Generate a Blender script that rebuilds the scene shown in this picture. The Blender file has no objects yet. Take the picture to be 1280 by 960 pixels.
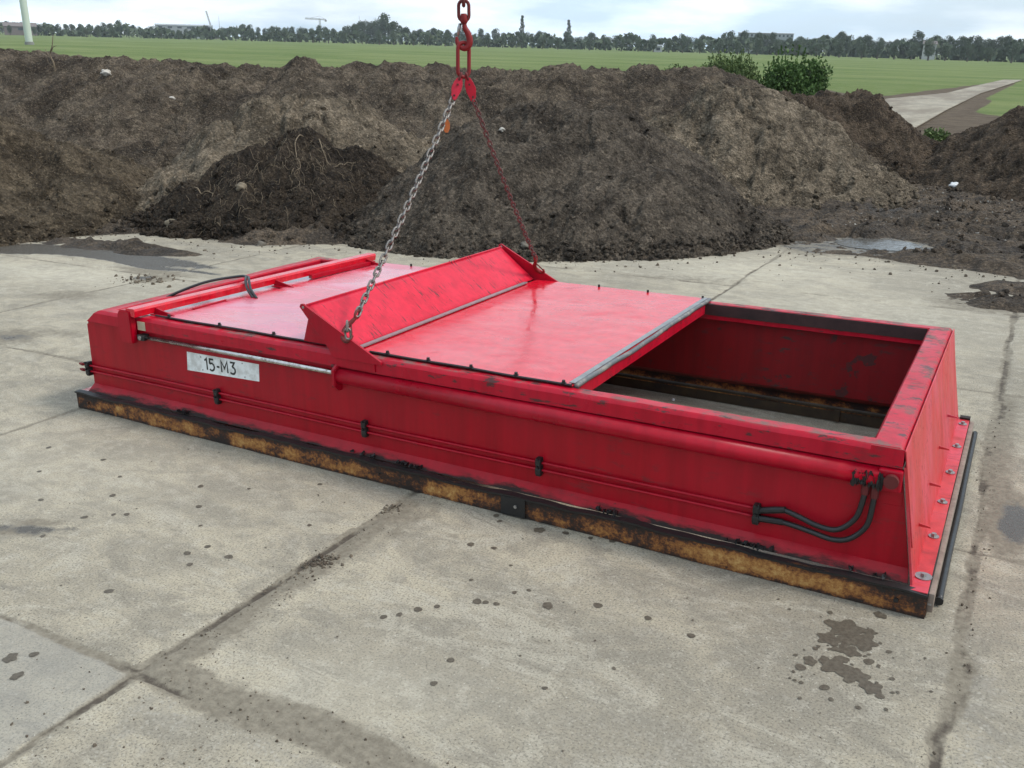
import bpy, bmesh, math, random
import numpy as np
from mathutils import Vector, Matrix, Euler
random.seed(7); rng = np.random.default_rng(11)
scene = bpy.context.scene
col = scene.collection
R = math.radians

# ------------------------------------------------------------------ camera
F_PX = 1146.47; PITCH = 0.35577; YAW = -0.51080; ROLL = 0.0246
CAM = Vector((4.658363, -3.103809, 2.067537))
def cam_axes(p, y, r):
    fw = Vector((math.sin(y)*math.cos(p), math.cos(y)*math.cos(p), -math.sin(p)))
    rt = Vector((math.cos(y), -math.sin(y), 0)); up = rt.cross(fw)
    return (rt*math.cos(r)+up*math.sin(r)), (up*math.cos(r)-rt*math.sin(r)), fw
rt, up, fw = cam_axes(PITCH, YAW, ROLL)
cd = bpy.data.cameras.new('camera'); cam = bpy.data.objects.new('camera', cd); col.objects.link(cam)
cam.matrix_world = Matrix(((rt.x, up.x, -fw.x, CAM.x), (rt.y, up.y, -fw.y, CAM.y), (rt.z, up.z, -fw.z, CAM.z), (0, 0, 0, 1)))
cd.sensor_width = 36; cd.lens = F_PX/1280*36; cd.clip_start = .05; cd.clip_end = 5000
scene.camera = cam
# the yard slopes a little for drainage: TILT carries the yard's own frame into the level world
TILT = Matrix(((0.9991612, -0.0088690, -0.0399775, 0), (0.0095712, 0.9998027, 0.0174078, 0), (0.0398153, -0.0177758, 0.9990489, 0), (0, 0, 0, 1)))
NEAR = []          # top-level objects modelled in the yard frame

# ------------------------------------------------------------------ sky and sun
SUN_EL, SUN_AZ = R(50), R(72)      # azimuth clockwise from +Y
world = bpy.data.worlds.new('World'); scene.world = world; world.use_nodes = True
wn = world.node_tree.nodes; wl = world.node_tree.links; wn.clear()
wo = wn.new('ShaderNodeOutputWorld'); bg = wn.new('ShaderNodeBackground'); bg.inputs[1].default_value = .115
sky = wn.new('ShaderNodeTexSky'); sky.sky_type = 'NISHITA'; sky.sun_disc = False
sky.sun_elevation = SUN_EL; sky.sun_rotation = SUN_AZ; sky.air_density = 1.3; sky.dust_density = 2.0
tc = wn.new('ShaderNodeTexCoord'); mp = wn.new('ShaderNodeMapping'); mp.inputs['Scale'].default_value = (1, 1, 4.5)
nz = wn.new('ShaderNodeTexNoise'); nz.inputs['Scale'].default_value = 2.6; nz.inputs['Detail'].default_value = 7; nz.inputs['Roughness'].default_value = .55
cr = wn.new('ShaderNodeValToRGB'); cr.color_ramp.elements[0].position = .36; cr.color_ramp.elements[0].color = (.66, .66, .66, 1)
cr.color_ramp.elements[1].position = .66; cr.color_ramp.elements[1].color = (.96, .96, .96, 1)
cl = wn.new('ShaderNodeValToRGB'); cl.color_ramp.elements[0].position = .42; cl.color_ramp.elements[0].color = (4.7, 6.0, 7.2, 1)
cl.color_ramp.elements[1].position = .72; cl.color_ramp.elements[1].color = (8.8, 9.1, 9.2, 1)
nz2 = wn.new('ShaderNodeTexNoise'); nz2.inputs['Scale'].default_value = 5.2; nz2.inputs['Detail'].default_value = 6
mx = wn.new('ShaderNodeMixRGB')
wl.new(tc.outputs['Generated'], mp.inputs[0]); wl.new(mp.outputs[0], nz.inputs['Vector']); wl.new(mp.outputs[0], nz2.inputs['Vector'])
wl.new(nz.outputs[0], cr.inputs[0]); wl.new(nz2.outputs[0], cl.inputs[0])
wl.new(cr.outputs[0], mx.inputs[0]); wl.new(sky.outputs[0], mx.inputs[1]); wl.new(cl.outputs[0], mx.inputs[2])
sxyz = wn.new('ShaderNodeSeparateXYZ'); wl.new(tc.outputs['Generated'], sxyz.inputs[0])
gr_ = wn.new('ShaderNodeValToRGB'); ge = gr_.color_ramp.elements; ge[0].position = .05; ge[0].color = (.70, .71, .72, 1); ge[1].position = .9; ge[1].color = (.86, .86, .86, 1)
e_ = ge.new(.32); e_.color = (.62, .625, .63, 1)
wl.new(sxyz.outputs[2], gr_.inputs[0])
mg = wn.new('ShaderNodeVectorMath'); mg.operation = 'MULTIPLY'; wl.new(mx.outputs[0], mg.inputs[0]); wl.new(gr_.outputs[0], mg.inputs[1])
ms = wn.new('ShaderNodeVectorMath'); ms.operation = 'SCALE'; ms.inputs['Scale'].default_value = 1.95; wl.new(mg.outputs[0], ms.inputs[0])
wl.new(ms.outputs[0], bg.inputs[0]); wl.new(bg.outputs[0], wo.inputs[0])
sd = bpy.data.lights.new('sun', 'SUN'); sd.energy = 2.4; sd.angle = R(11); sd.color = (1, .95, .87)
so = bpy.data.objects.new('sun', sd); col.objects.link(so)
sdir = Vector((math.sin(SUN_AZ)*math.cos(SUN_EL), math.cos(SUN_AZ)*math.cos(SUN_EL), math.sin(SUN_EL)))
so.rotation_euler = sdir.to_track_quat('Z', 'Y').to_euler()
scene.view_settings.view_transform = 'Standard'; scene.view_settings.look = 'None'
scene.view_settings.exposure = 0.08; scene.view_settings.gamma = 1; scene.view_settings.use_curve_mapping = False

# ------------------------------------------------------------------ node helper
class NT:
    def __init__(s, name):
        s.m = bpy.data.materials.new(name); s.m.use_nodes = True
        s.t = s.m.node_tree; s.b = s.t.nodes['Principled BSDF']
        s.co = s.t.nodes.new('ShaderNodeTexCoord').outputs['Object']
    def n(s, kind, **kw):
        nd = s.t.nodes.new('ShaderNode'+kind)
        for k, v in kw.items(): setattr(nd, k, v)
        return nd
    def put(s, sock, v):
        if hasattr(v, 'is_output') or isinstance(v, bpy.types.NodeSocket): s.t.links.new(v, sock)
        else: sock.default_value = v
    def scale(s, sc, rot=(0, 0, 0), v=None):
        nd = s.n('Mapping'); nd.inputs['Scale'].default_value = sc; nd.inputs['Rotation'].default_value = rot
        s.put(nd.inputs[0], v or s.co); return nd.outputs[0]
    def noise(s, sc, det=5, rough=.55, v=None, dist=0):
        nd = s.n('TexNoise'); nd.inputs['Scale'].default_value = sc; nd.inputs['Detail'].default_value = det
        nd.inputs['Roughness'].default_value = rough; nd.inputs['Distortion'].default_value = dist
        s.put(nd.inputs['Vector'], v or s.co); return nd.outputs[0]
    def voro(s, sc, v=None, feat='F1', out='Distance'):
        nd = s.n('TexVoronoi', feature=feat); nd.inputs['Scale'].default_value = sc
        s.put(nd.inputs['Vector'], v or s.co); return nd.outputs[out]
    def ramp(s, f, *st):
        nd = s.n('ValToRGB'); e = nd.color_ramp.elements
        while len(e) < len(st): e.new(.5)
        for i, (p, c) in enumerate(st):
            e[i].position = p
            e[i].color = (c, c, c, 1) if isinstance(c, (int, float)) else (*c, 1)
        s.put(nd.inputs[0], f); return nd.outputs[0]
    def mix(s, f, a, b, mode='MIX'):
        nd = s.n('MixRGB', blend_type=mode)
        s.put(nd.inputs[0], f)
        for k, v in ((1, a), (2, b)): s.put(nd.inputs[k], (*v, 1) if isinstance(v, tuple) and len(v) == 3 else v)
        return nd.outputs[0]
    def math(s, op, a, b=0.0):
        nd = s.n('Math', operation=op); s.put(nd.inputs[0], a); s.put(nd.inputs[1], b); return nd.outputs[0]
    def attr(s, name): return s.n('Attribute', attribute_name=name).outputs['Fac']
    def xyz(s):
        nd = s.n('SeparateXYZ'); s.put(nd.inputs[0], s.co); return nd.outputs
    def bump(s, h, dist=.01, st=1, prev=None):
        nd = s.n('Bump'); nd.inputs['Distance'].default_value = dist; nd.inputs['Strength'].default_value = st
        s.put(nd.inputs['Height'], h)
        if prev: s.put(nd.inputs['Normal'], prev)
        return nd.outputs[0]
    def out(s, c, rough=.6, nrm=None, metal=0.0, spec=.5, coat=0.0):
        b = s.b; s.put(b.inputs['Base Color'], (*c, 1) if isinstance(c, tuple) and len(c) == 3 else c)
        s.put(b.inputs['Roughness'], rough); s.put(b.inputs['Metallic'], metal)
        s.put(b.inputs['Specular IOR Level'], spec); s.put(b.inputs['Coat Weight'], coat)
        if coat: b.inputs['Coat Roughness'].default_value = .08
        if nrm: s.put(b.inputs['Normal'], nrm)
        return s.m

def paint(name, base=(.50, .003, .018), rough=(.28, .42), scuff=.0, low=0.0, sheen_tint=0.0, dent=.0, scratch=0.0, top=0.0, coat=0.0):
    t = NT(name)
    big = t.noise(2.2, 5); streak = t.noise(3, 6, .6, t.scale((7, 7, .55)))
    c = t.mix(t.ramp(streak, (.38, 0.0), (.70, .75)), base, tuple(k*.62 for k in base))
    c = t.mix(t.ramp(big, (.4, 0.0), (.75, .35)), c, (base[0]*1.12, base[1]*2+.008, base[2]*1.5+.01))
    r = t.ramp(t.noise(5, 6), (.3, rough[0]), (.7, rough[1]))
    if sheen_tint:  # reflected sky painted into the colour as pale pink patches
        fm = t.ramp(t.noise(2.4, 8, .62, t.scale((.8, 2.2, 1), (0, 0, .5)), .6), (.46, 0.0), (.62, sheen_tint))
        c = t.mix(fm, c, (.62, .10, .17)); r = t.mix(fm, r, (.5, .5, .5))
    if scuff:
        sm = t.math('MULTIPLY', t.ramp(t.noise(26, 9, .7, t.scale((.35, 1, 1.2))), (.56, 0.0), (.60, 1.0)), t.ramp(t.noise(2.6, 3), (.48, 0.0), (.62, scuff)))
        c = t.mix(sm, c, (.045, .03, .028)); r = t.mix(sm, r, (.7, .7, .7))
    if top:      # worn, dusty upper face with chipped paint
        g = t.n('NewGeometry').outputs['Normal']; sp = t.n('SeparateXYZ'); t.put(sp.inputs[0], g)
        up_ = t.ramp(sp.outputs[2], (.6, 0.0), (.9, 1.0))
        wm = t.math('MULTIPLY', up_, t.ramp(t.noise(7, 10, .72, t.scale((1, 1, 1))), (.50, 0.0), (.60, top)))
        c = t.mix(wm, c, (.13, .10, .085)); r = t.mix(wm, r, (.65, .65, .65))
        xs = t.xyz()[0]
        ch = t.math('MULTIPLY', t.ramp(t.noise(19, 8, .7, t.scale((.5, 1, 2))), (.58, 0.0), (.61, 1.0)), t.ramp(xs, (.55, 0.0), (1.0, .9)))
        c = t.mix(ch, c, (.05, .03, .028))
    if scratch:
        msk = t.ramp(t.noise(3.1, 6, .7), (.47, 0.0), (.54, scratch))
        s1 = t.ramp(t.noise(9, 6, .6, t.scale((1.1, 9, 1.1), (.4, .3, .35))), (.60, 0.0), (.615, 1.0)); s2 = t.ramp(t.noise(70, 6, .75), (.63, 0.0), (.65, 1.0))
        c = t.mix(t.math('MULTIPLY', t.math('MAXIMUM', s1, s2), msk), c, (.05, .02, .02))
    if low:
        z = t.xyz()[2]
        n = t.noise(14, 9, .7, t.scale((.35, 1, 1.3)))
        lim = t.math('ADD', t.math('MULTIPLY', n, .10), .057)
        gm = t.ramp(t.math('SUBTRACT', z, lim), (0.0, low), (.018, 0.0))
        c = t.mix(gm, c, (.022, .014, .012)); r = t.mix(gm, r, (.75, .75, .75))
        sp2 = t.math('MULTIPLY', t.ramp(t.noise(34, 4, .6), (.70, 0.0), (.73, 1.0)), t.ramp(z, (.12, .8), (.34, 0.0)))
        c = t.mix(sp2, c, (.05, .012, .012))
    # rain-dust film
    df = t.ramp(t.noise(60, 6, .7), (.55, 0.0), (.85, .05))
    c = t.mix(df, c, (.32, .22, .2))
    nr = t.bump(t.noise(2.5, 2), .02+dent, .35)
    nr = t.bump(t.noise(90, 3), .0006, .4, nr)
    if coat:
        t.b.inputs['IOR'].default_value = 1.5
        o_ = t.out(c, r, nr, spec=.6, coat=coat); t.b.inputs['Coat Roughness'].default_value = .05
        t.b.inputs['Coat IOR'].default_value = 1.65
        ck = t.ramp(t.noise(2.1, 7, .6, t.scale((.7, 1.6, 1), (0, 0, .4)), .8), (.44, .03), (.56, .30)); t.put(t.b.inputs['Coat Roughness'], ck)
        return o_
    return t.out(c, r, nr, spec=.28)

M = {}
M['wall'] = paint('red_wall_paint', (.350, .0008, .010), (.30, .48), .35, 1.0)
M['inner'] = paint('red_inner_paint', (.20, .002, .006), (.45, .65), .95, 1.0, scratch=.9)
M['rim'] = paint('red_rim_paint', (.45, .003, .020), (.25, .42), .30, 0, top=.85)
M['lid'] = paint('red_lid_paint', (.62, .004, .019), (.14, .26), 0, 0, dent=.035, coat=.32)
M['lidsheen'] = paint('sheen_lid_paint', (.58, .015, .045), (.14, .3), 0, 0, sheen_tint=.7, dent=.02, coat=1.0)  # pink patches paint the wet lid's sky reflection into its colour
M['flap'] = paint('red_flap_paint', (.58, .010, .034), (.3, .45), .2, 0, scratch=1.0)
M['red'] = paint('red_part_paint', (.38, .001, .014), (.25, .4), .25)
M['end'] = paint('red_end_paint', (.52, .035, .04), (.3, .5), .3, .0, sheen_tint=.35, scratch=.5)  # pale pink here is a reflection painted into the end plate's colour
M['rigred'] = paint('rigging_red_paint', (.21, .012, .014), (.4, .6), .85)
M['hookbrown'] = paint('brown_red_hook_paint', (.16, .022, .02), (.45, .65), .6)
M['rigdark'] = paint('worn_rigging_paint', (.13, .018, .018), (.45, .65), .8)
M['clutch'] = paint('bright_rigging_paint', (.50, .012, .035), (.35, .5), .35)

def rust():
    t = NT('rusty_steel')
    v = t.scale((1.3, 1, 1.5))
    n = t.noise(7, 10, .72, v); n2 = t.noise(44, 8, .75, v)
    z = t.xyz()[2]
    k = t.math('ADD', t.math('MULTIPLY', n, .6), t.math('MULTIPLY', n2, .4))
    k = t.math('ADD', k, t.ramp(t.xyz()[0], (.0, .0), (1.0, .03)))
    k = t.math('SUBTRACT', k, t.ramp(t.noise(2.2, 4), (.42, .10), (.58, 0.0)))
    k = t.math('ADD', k, .030)
    edge = t.ramp(z, (.062, 0.0), (.098, .13))
    edge2 = t.ramp(z, (.0, .10), (.02, 0.0))
    k = t.math('SUBTRACT', t.math('SUBTRACT', k, edge), edge2)
    c = t.ramp(k, (.40, (.014, .008, .005)), (.455, (.060, .020, .007)), (.50, (.19, .066, .015)), (.56, (.33, .145, .035)), (.66, (.50, .30, .10)))
    return t.out(c, t.ramp(n2, (.3, .6), (.7, .9)), t.bump(k, .008, .7))
M['rust'] = rust()

def simple(name, c, rough, metal=0.0, var=.3, sc=20, bump=.001, dirt=None):
    t = NT(name); n = t.noise(sc, 6, .65)
    cc = t.mix(t.ramp(n, (.35, 0.0), (.7, 1.0)), c, tuple(k*(1-var) for k in c))
    if dirt: cc = t.mix(t.ramp(t.noise(sc*.6, 8, .7), (.5, 0.0), (.6, .8)), cc, dirt)
    return t.out(cc, t.ramp(n, (.3, max(.03, rough-.08)), (.7, min(1, rough+.1))), t.bump(n, bump, .6), metal)
M['rubber'] = simple('black_rubber', (.014, .013, .013), .5)
M['greyrubber'] = simple('grey_rubber', (.12, .125, .13), .5, dirt=(.25, .22, .18))
M['hose'] = simple('black_hose', (.016, .016, .017), .38)
M['chrome'] = simple('steel_rod', (.62, .60, .58), .22, 1.0, .25, 30, .0003, dirt=(.25, .2, .17))
M['steel'] = simple('galvanised_steel', (.42, .41, .40), .42, .9, .3, 25, .0005)
M['chain'] = simple('weathered_chain_steel', (.30, .28, .26), .5, .8, .5, 60, .0006, dirt=(.09, .06, .04))
M['chainred'] = simple('rusty_red_chain', (.20, .12, .11), .55, .4, .5, 60, .0006, dirt=(.06, .035, .03))
M['black'] = simple('black_steel', (.012, .011, .011), .5)
M['ledge'] = simple('oily_ledge', (.045, .028, .012), .6, 0, .6, 9, .002, dirt=(.012, .008, .006))
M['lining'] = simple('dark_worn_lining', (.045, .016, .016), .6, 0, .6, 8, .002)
M['white'] = simple('plate_white', (.78, .80, .79), .35, 0, .08, 12, .0001, dirt=(.5, .5, .47))
M['ink'] = simple('plate_black', (.012, .012, .012), .45)
M['tan'] = simple('worn_rubber_strip', (.26, .20, .16), .8, 0, .45, 18, .003)
M['cream'] = simple('bare_cream_patch', (.50, .44, .30), .6)
M['orange'] = simple('orange_tag', (.50, .14, .03), .5)
M['greypaint'] = simple('tower_paint', (.50, .56, .48), .5, 0, .08, .2)
M['pale'] = simple('pale_wall', (.28, .30, .31), .7, 0, .12, .3)
M['whitewall'] = simple('white_wall', (.42, .42, .41), .7, 0, .1, .3)
M['roof'] = simple('dark_roof', (.16, .13, .12), .8)
M['glass'] = simple('dark_pane', (.05, .06, .07), .2)
M['cranesteel'] = simple('crane_steel', (.22, .22, .20), .6, 0, .1, .4)

# ------------------------------------------------------------------ mesh helpers
def obj(name, bm, mat, parent=None, smooth=False):
    me = bpy.data.meshes.new(name)
    if isinstance(bm, bmesh.types.BMesh):
        bmesh.ops.recalc_face_normals(bm, faces=bm.faces[:]); bm.to_mesh(me); bm.free()
    else: me.from_pydata(bm[0], [], bm[1])
    me.materials.append(mat)
    if smooth: me.polygons.foreach_set('use_smooth', [True]*len(me.polygons))
    o = bpy.data.objects.new(name, me); col.objects.link(o)
    if parent: o.parent = parent
    return o
def tag(o, label, cat=None, group=None, kind=None, near=True):
    if label: o['label'] = label
    if cat: o['category'] = cat
    if group: o['group'] = group
    if kind: o['kind'] = kind
    if near: NEAR.append(o)
    return o
def empty(name, loc=(0, 0, 0)):
    o = bpy.data.objects.new(name, None); o.empty_display_size = .2; col.objects.link(o); o.location = loc; return o
def B(): return bmesh.new()
def box(bm, x0, x1, y0, y1, z0, z1, bev=0):
    r = bmesh.ops.create_cube(bm, size=1)
    for v in r['verts']:
        v.co = Vector((x0 if v.co.x < 0 else x1, y0 if v.co.y < 0 else y1, z0 if v.co.z < 0 else z1))
    if bev:
        es = {e for v in r['verts'] for e in v.link_edges}
        bmesh.ops.bevel(bm, geom=list(es), offset=bev, segments=2, affect='EDGES', profile=.5)
    return bm
def prism(bm, pts, axis, a, b):     # polygon given in the two other axes, extruded along axis from a to b
    def mk(p, w):
        if axis == 'y': return Vector((p[0], w, p[1]))
        if axis == 'x': return Vector((w, p[0], p[1]))
        return Vector((p[0], p[1], w))
    A = [bm.verts.new(mk(p, a)) for p in pts]; Bv = [bm.verts.new(mk(p, b)) for p in pts]
    bm.faces.new(A); bm.faces.new(Bv[::-1])
    n = len(pts)
    for i in range(n): bm.faces.new((A[i], A[(i+1) % n], Bv[(i+1) % n], Bv[i]))
    return bm
def smoothpath(pts, n=6):
    P = [Vector(p) for p in pts]; out = []
    for i in range(len(P)-1):
        p0 = P[max(i-1, 0)]; p1 = P[i]; p2 = P[i+1]; p3 = P[min(i+2, len(P)-1)]
        for k in range(n):
            t = k/n
            out.append(.5*((2*p1)+(p2-p0)*t+(2*p0-5*p1+4*p2-p3)*t*t+(3*p1-p0-3*p2+p3)*t**3))
    out.append(P[-1]); return out
def tube(bm, pts, r, seg=8, closed=False, caps=True):
    P = [Vector(p) for p in pts]; n = len(P); rings = []
    rr = r if isinstance(r, (list, tuple)) else [r]*n
    ref = None
    for i in range(n):
        if closed: d = P[(i+1) % n]-P[i-1]
        else: d = P[min(i+1, n-1)]-P[max(i-1, 0)]
        d.normalize()
        if ref is None:
            ref = d.orthogonal().normalized()
        else:
            ref = (ref-d*ref.dot(d)).normalized()
        s = d.cross(ref)
        rings.append([bm.verts.new(P[i]+(ref*math.cos(a)+s*math.sin(a))*rr[i]) for a in [2*math.pi*k/seg for k in range(seg)]])
    for i in range(n if closed else n-1):
        A = rings[i]; C_ = rings[(i+1) % n]
        off = 0
        if closed and i == n-1:
            off = min(range(seg), key=lambda o: (A[0].co-C_[o].co).length)
        for k in range(seg): bm.faces.new((A[k], A[(k+1) % seg], C_[(k+1+off) % seg], C_[(k+off) % seg]))
    if caps and not closed: bm.faces.new(rings[0][::-1]); bm.faces.new(rings[-1])
    return bm
def cyl(bm, a, b, r, seg=12): return tube(bm, [a, b], r, seg)

# ------------------------------------------------------------------ numpy noise
def _h(ix, iy, s):
    n = (ix.astype(np.int64)*374761393+iy.astype(np.int64)*668265263+s*1442695041) & 0xffffffff
    n = ((n ^ (n >> 13))*1274126177) & 0xffffffff
    n = (n ^ (n >> 16)) & 0xffffff
    return n/float(0xffffff)
def vn(x, y, s=0):
    ix = np.floor(x); iy = np.floor(y); fx = x-ix; fy = y-iy
    fx = fx*fx*fx*(fx*(fx*6-15)+10); fy = fy*fy*fy*(fy*(fy*6-15)+10)
    a = _h(ix, iy, s); b = _h(ix+1, iy, s); c = _h(ix, iy+1, s); d = _h(ix+1, iy+1, s)
    return (a+(b-a)*fx+(c-a)*fy+(a-b-c+d)*fx*fy)*2-1
def fbm(x, y, sc, o=4, g=.5, s=0):
    t = 0; a = 1; tot = 0
    for k in range(o):
        ca, sa = math.cos(.7*k+.3), math.sin(.7*k+.3)
        t = t+a*vn((x*ca-y*sa)/sc+k*17.3, (x*sa+y*ca)/sc-k*9.1, s+k); tot += a; a *= g; sc *= .5
    return t/tot
def billow(x, y, sc, o=3, s=0):
    t = 0; a = 1; tot = 0
    for k in range(o):
        t = t+a*(1-np.abs(vn(x/sc+k*7.7, y/sc+k*3.1, s+k))*2); tot += a; a *= .55; sc *= .5
    return t/tot
def sst(a, b, x):
    t = np.clip((x-a)/(b-a), 0, 1); return t*t*(3-2*t)
def grid_mesh(name, X, Y, Z, mat, keep=None, attrs=None, smooth=True):
    ny, nx = X.shape
    co = np.stack([X, Y, Z], -1).reshape(-1, 3)
    idx = np.arange(nx*ny).reshape(ny, nx)
    q = np.stack([idx[:-1, :-1], idx[:-1, 1:], idx[1:, 1:], idx[1:, :-1]], -1).reshape(-1, 4)
    if keep is not None:
        kf = keep[:-1, :-1] | keep[:-1, 1:] | keep[1:, 1:] | keep[1:, :-1]
        q = q[kf.reshape(-1)]
        used = np.unique(q); remap = -np.ones(nx*ny, int); remap[used] = np.arange(len(used))
        co = co[used]; q = remap[q]
    else: used = np.arange(nx*ny)
    me = bpy.data.meshes.new(name)
    me.vertices.add(len(co)); me.vertices.foreach_set('co', co.reshape(-1))
    me.loops.add(len(q)*4); me.loops.foreach_set('vertex_index', q.reshape(-1))
    me.polygons.add(len(q)); me.polygons.foreach_set('loop_start', np.arange(len(q))*4)
    me.polygons.foreach_set('use_smooth', np.full(len(q), smooth))
    me.update(calc_edges=True)
    for k, a in (attrs or {}).items():
        at = me.attributes.new(k, 'FLOAT', 'POINT'); at.data.foreach_set('value', a.reshape(-1)[used].astype(np.float32))
    me.materials.append(mat)
    o = bpy.data.objects.new(name, me); col.objects.link(o); return o

# ------------------------------------------------------------------ ground, field, yard
ZF = -.13
def yard_z(x, y): return .0398*x-.0178*y
def soilmat(name, a, b, c3, sc=1.0, speck=.25, wet=False):
    t = NT(name)
    n = t.noise(1.3*sc, 8, .6); n2 = t.noise(9*sc, 9, .7); n3 = t.noise(55, 6, .7)
    c = t.mix(t.ramp(n, (.36, 0.0), (.62, 1.0)), a, b)
    c = t.mix(t.ramp(n2, (.42, 0.0), (.68, .8)), c, c3)
    c = t.mix(t.ramp(t.noise(1.9*sc, 7, .65, None, .8), (.42, .9), (.54, 0.0)), c, tuple(k*.5 for k in a))
    c = t.mix(t.ramp(n3, (.35, .55), (.6, 0.0)), c, tuple(k*.42 for k in a))
    c = t.mix(t.ramp(t.noise(34, 5, .7), (.56, 0.0), (.66, .6)), c, tuple(min(.5, k*1.5) for k in c3))
    for vs_, lo, hi in ((9, .72, 1.2), (30, .62, 1.35)):
        vv = t.n('TexVoronoi', feature='F1'); vv.inputs['Scale'].default_value = vs_*(.7+.3*sc)
        dv = t.n('VectorMath', operation='ADD'); t.put(dv.inputs[0], t.co); nn = t.n('TexNoise'); nn.inputs['Scale'].default_value = vs_*.8; t.put(nn.inputs['Vector'], t.co)
        sc_ = t.n('VectorMath', operation='SCALE'); t.put(sc_.inputs[0], nn.outputs['Color']); sc_.inputs['Scale'].default_value = .9/vs_; t.put(dv.inputs[1], sc_.outputs[0])
        t.put(vv.inputs['Vector'], dv.outputs[0]); bw = t.n('RGBToBW'); t.put(bw.inputs[0], vv.outputs['Color'])
        k_ = t.ramp(bw.outputs[0], (.1, lo/1.6), (.9, hi/1.6)); c = t.mix(1.0, c, k_, 'MULTIPLY'); c = t.mix(1.0, c, (1.62, 1.58, 1.52), 'MULTIPLY')
    sp = t.math('MULTIPLY', t.ramp(t.noise(42, 2), (.69, 0.0), (.72, 1.0)), speck)
    c = t.mix(sp, c, (.36, .32, .26))
    r = t.ramp(n2, (.3, .78), (.7, 1.0))
    if wet:
        w = t.attr('wet'); c = t.mix(w, c, tuple(k*.45 for k in a)); r = t.mix(w, r, (.16, .16, .16))
    h = t.math('ADD', t.noise(22, 10, .8), t.math('MULTIPLY', t.voro(30), -.55))
    nr = t.bump(h, .075, 1.0)
    return t.out(c, r, nr, spec=.35 if wet else .15)
M['soil_dark'] = soilmat('dark_topsoil', (.044, .034, .027), (.066, .052, .040), (.098, .079, .060))
M['soil_grey'] = soilmat('grey_brown_soil', (.098, .082, .068), (.132, .112, .092), (.178, .152, .126))
M['soil_tan'] = soilmat('tan_clay_soil', (.180, .148, .112), (.235, .196, .150), (.295, .252, .198))
M['soil_bank'] = soilmat('mixed_bank_soil', (.092, .074, .059), (.168, .138, .107), (.215, .181, .143), .55, .5)
M['soil_left'] = soilmat('brown_clay_soil', (.105, .083, .060), (.145, .118, .086), (.185, .153, .113))
M['soil_brown'] = soilmat('dark_brown_soil', (.080, .060, .045), (.115, .088, .065), (.155, .122, .092), 1.0, .45)
M['mud'] = soilmat('yard_mud', (.085, .065, .049), (.135, .102, .073), (.18, .142, .105), 1.0, .4, True)

def field_mat():
    t = NT('field_grass')
    v = t.scale((.03, .08, 1), (0, 0, .5))
    n = t.noise(1.0, 8, .6, v); n2 = t.noise(.9, 9, .7)
    g = t.mix(t.ramp(n, (.38, 0.0), (.64, 1.0)), (.085, .128, .030), (.165, .195, .070))
    g = t.mix(t.ramp(n2, (.4, 0.0), (.7, .5)), g, (.19, .205, .10))
    g = t.mix(t.ramp(t.noise(.28, 8, .7, t.scale((.25, 1.6, 1), (0, 0, .45))), (.48, 0.0), (.64, .5)), g, (.060, .100, .028))
    g = t.mix(t.ramp(t.noise(6, 6, .8), (.5, 0.0), (.7, .35)), g, (.05, .08, .02))
    s = t.mix(t.ramp(t.noise(1.5, 8, .7), (.35, 0.0), (.65, 1.0)), (.075, .056, .040), (.13, .10, .07))
    m = t.ramp(t.math('ADD', t.attr('grass'), t.math('MULTIPLY', t.math('SUBTRACT', t.noise(1.4, 6, .7), .5), .6)), (.42, 0.0), (.58, 1.0))
    return t.out(t.mix(m, s, g), .95, t.bump(t.noise(14, 8, .8), .08, .7), spec=.1)
def nonuni(a, b, dense, d0, d1, step, growth=1.12):
    xs = list(np.arange(d0, d1, step)); s = step; x = d1
    while x < b: xs.append(x); s *= growth; x += s
    xs.append(b); s = step; x = d0-step; lo = []
    while x > a: lo.append(x); s *= growth; x -= s
    lo.append(a); return np.array(lo[::-1]+xs)
gx = nonuni(-2500, 2500, 1, -14, 10, .5, 1.09); gy = nonuni(-600, 3000, 1, -8, 60, .6, 1.09)
X, Y = np.meshgrid(gx, gy)
D = np.hypot(X-CAM.x, Y-CAM.y)
w = sst(17, 30, D)
Z = (yard_z(X, Y)-.07)*(1-w)+ZF*w
Z = Z + w*(.06*fbm(X, Y, 9, 3, s=3))*sst(30, 60, D)*(D < 300)
gedge = np.interp(X, [-40, -14, -8, -4.6, -3.4, -1.2, 1.2, 1.6, 8], [24, 26, 58, 50, 52, 80, 90, 40, 30])
gr = sst(-2.5, 2.5, Y-gedge)
ground = grid_mesh('field_ground', X, Y, Z, field_mat(), attrs={'grass': gr}); tag(ground, None, kind='structure', near=False)

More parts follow.
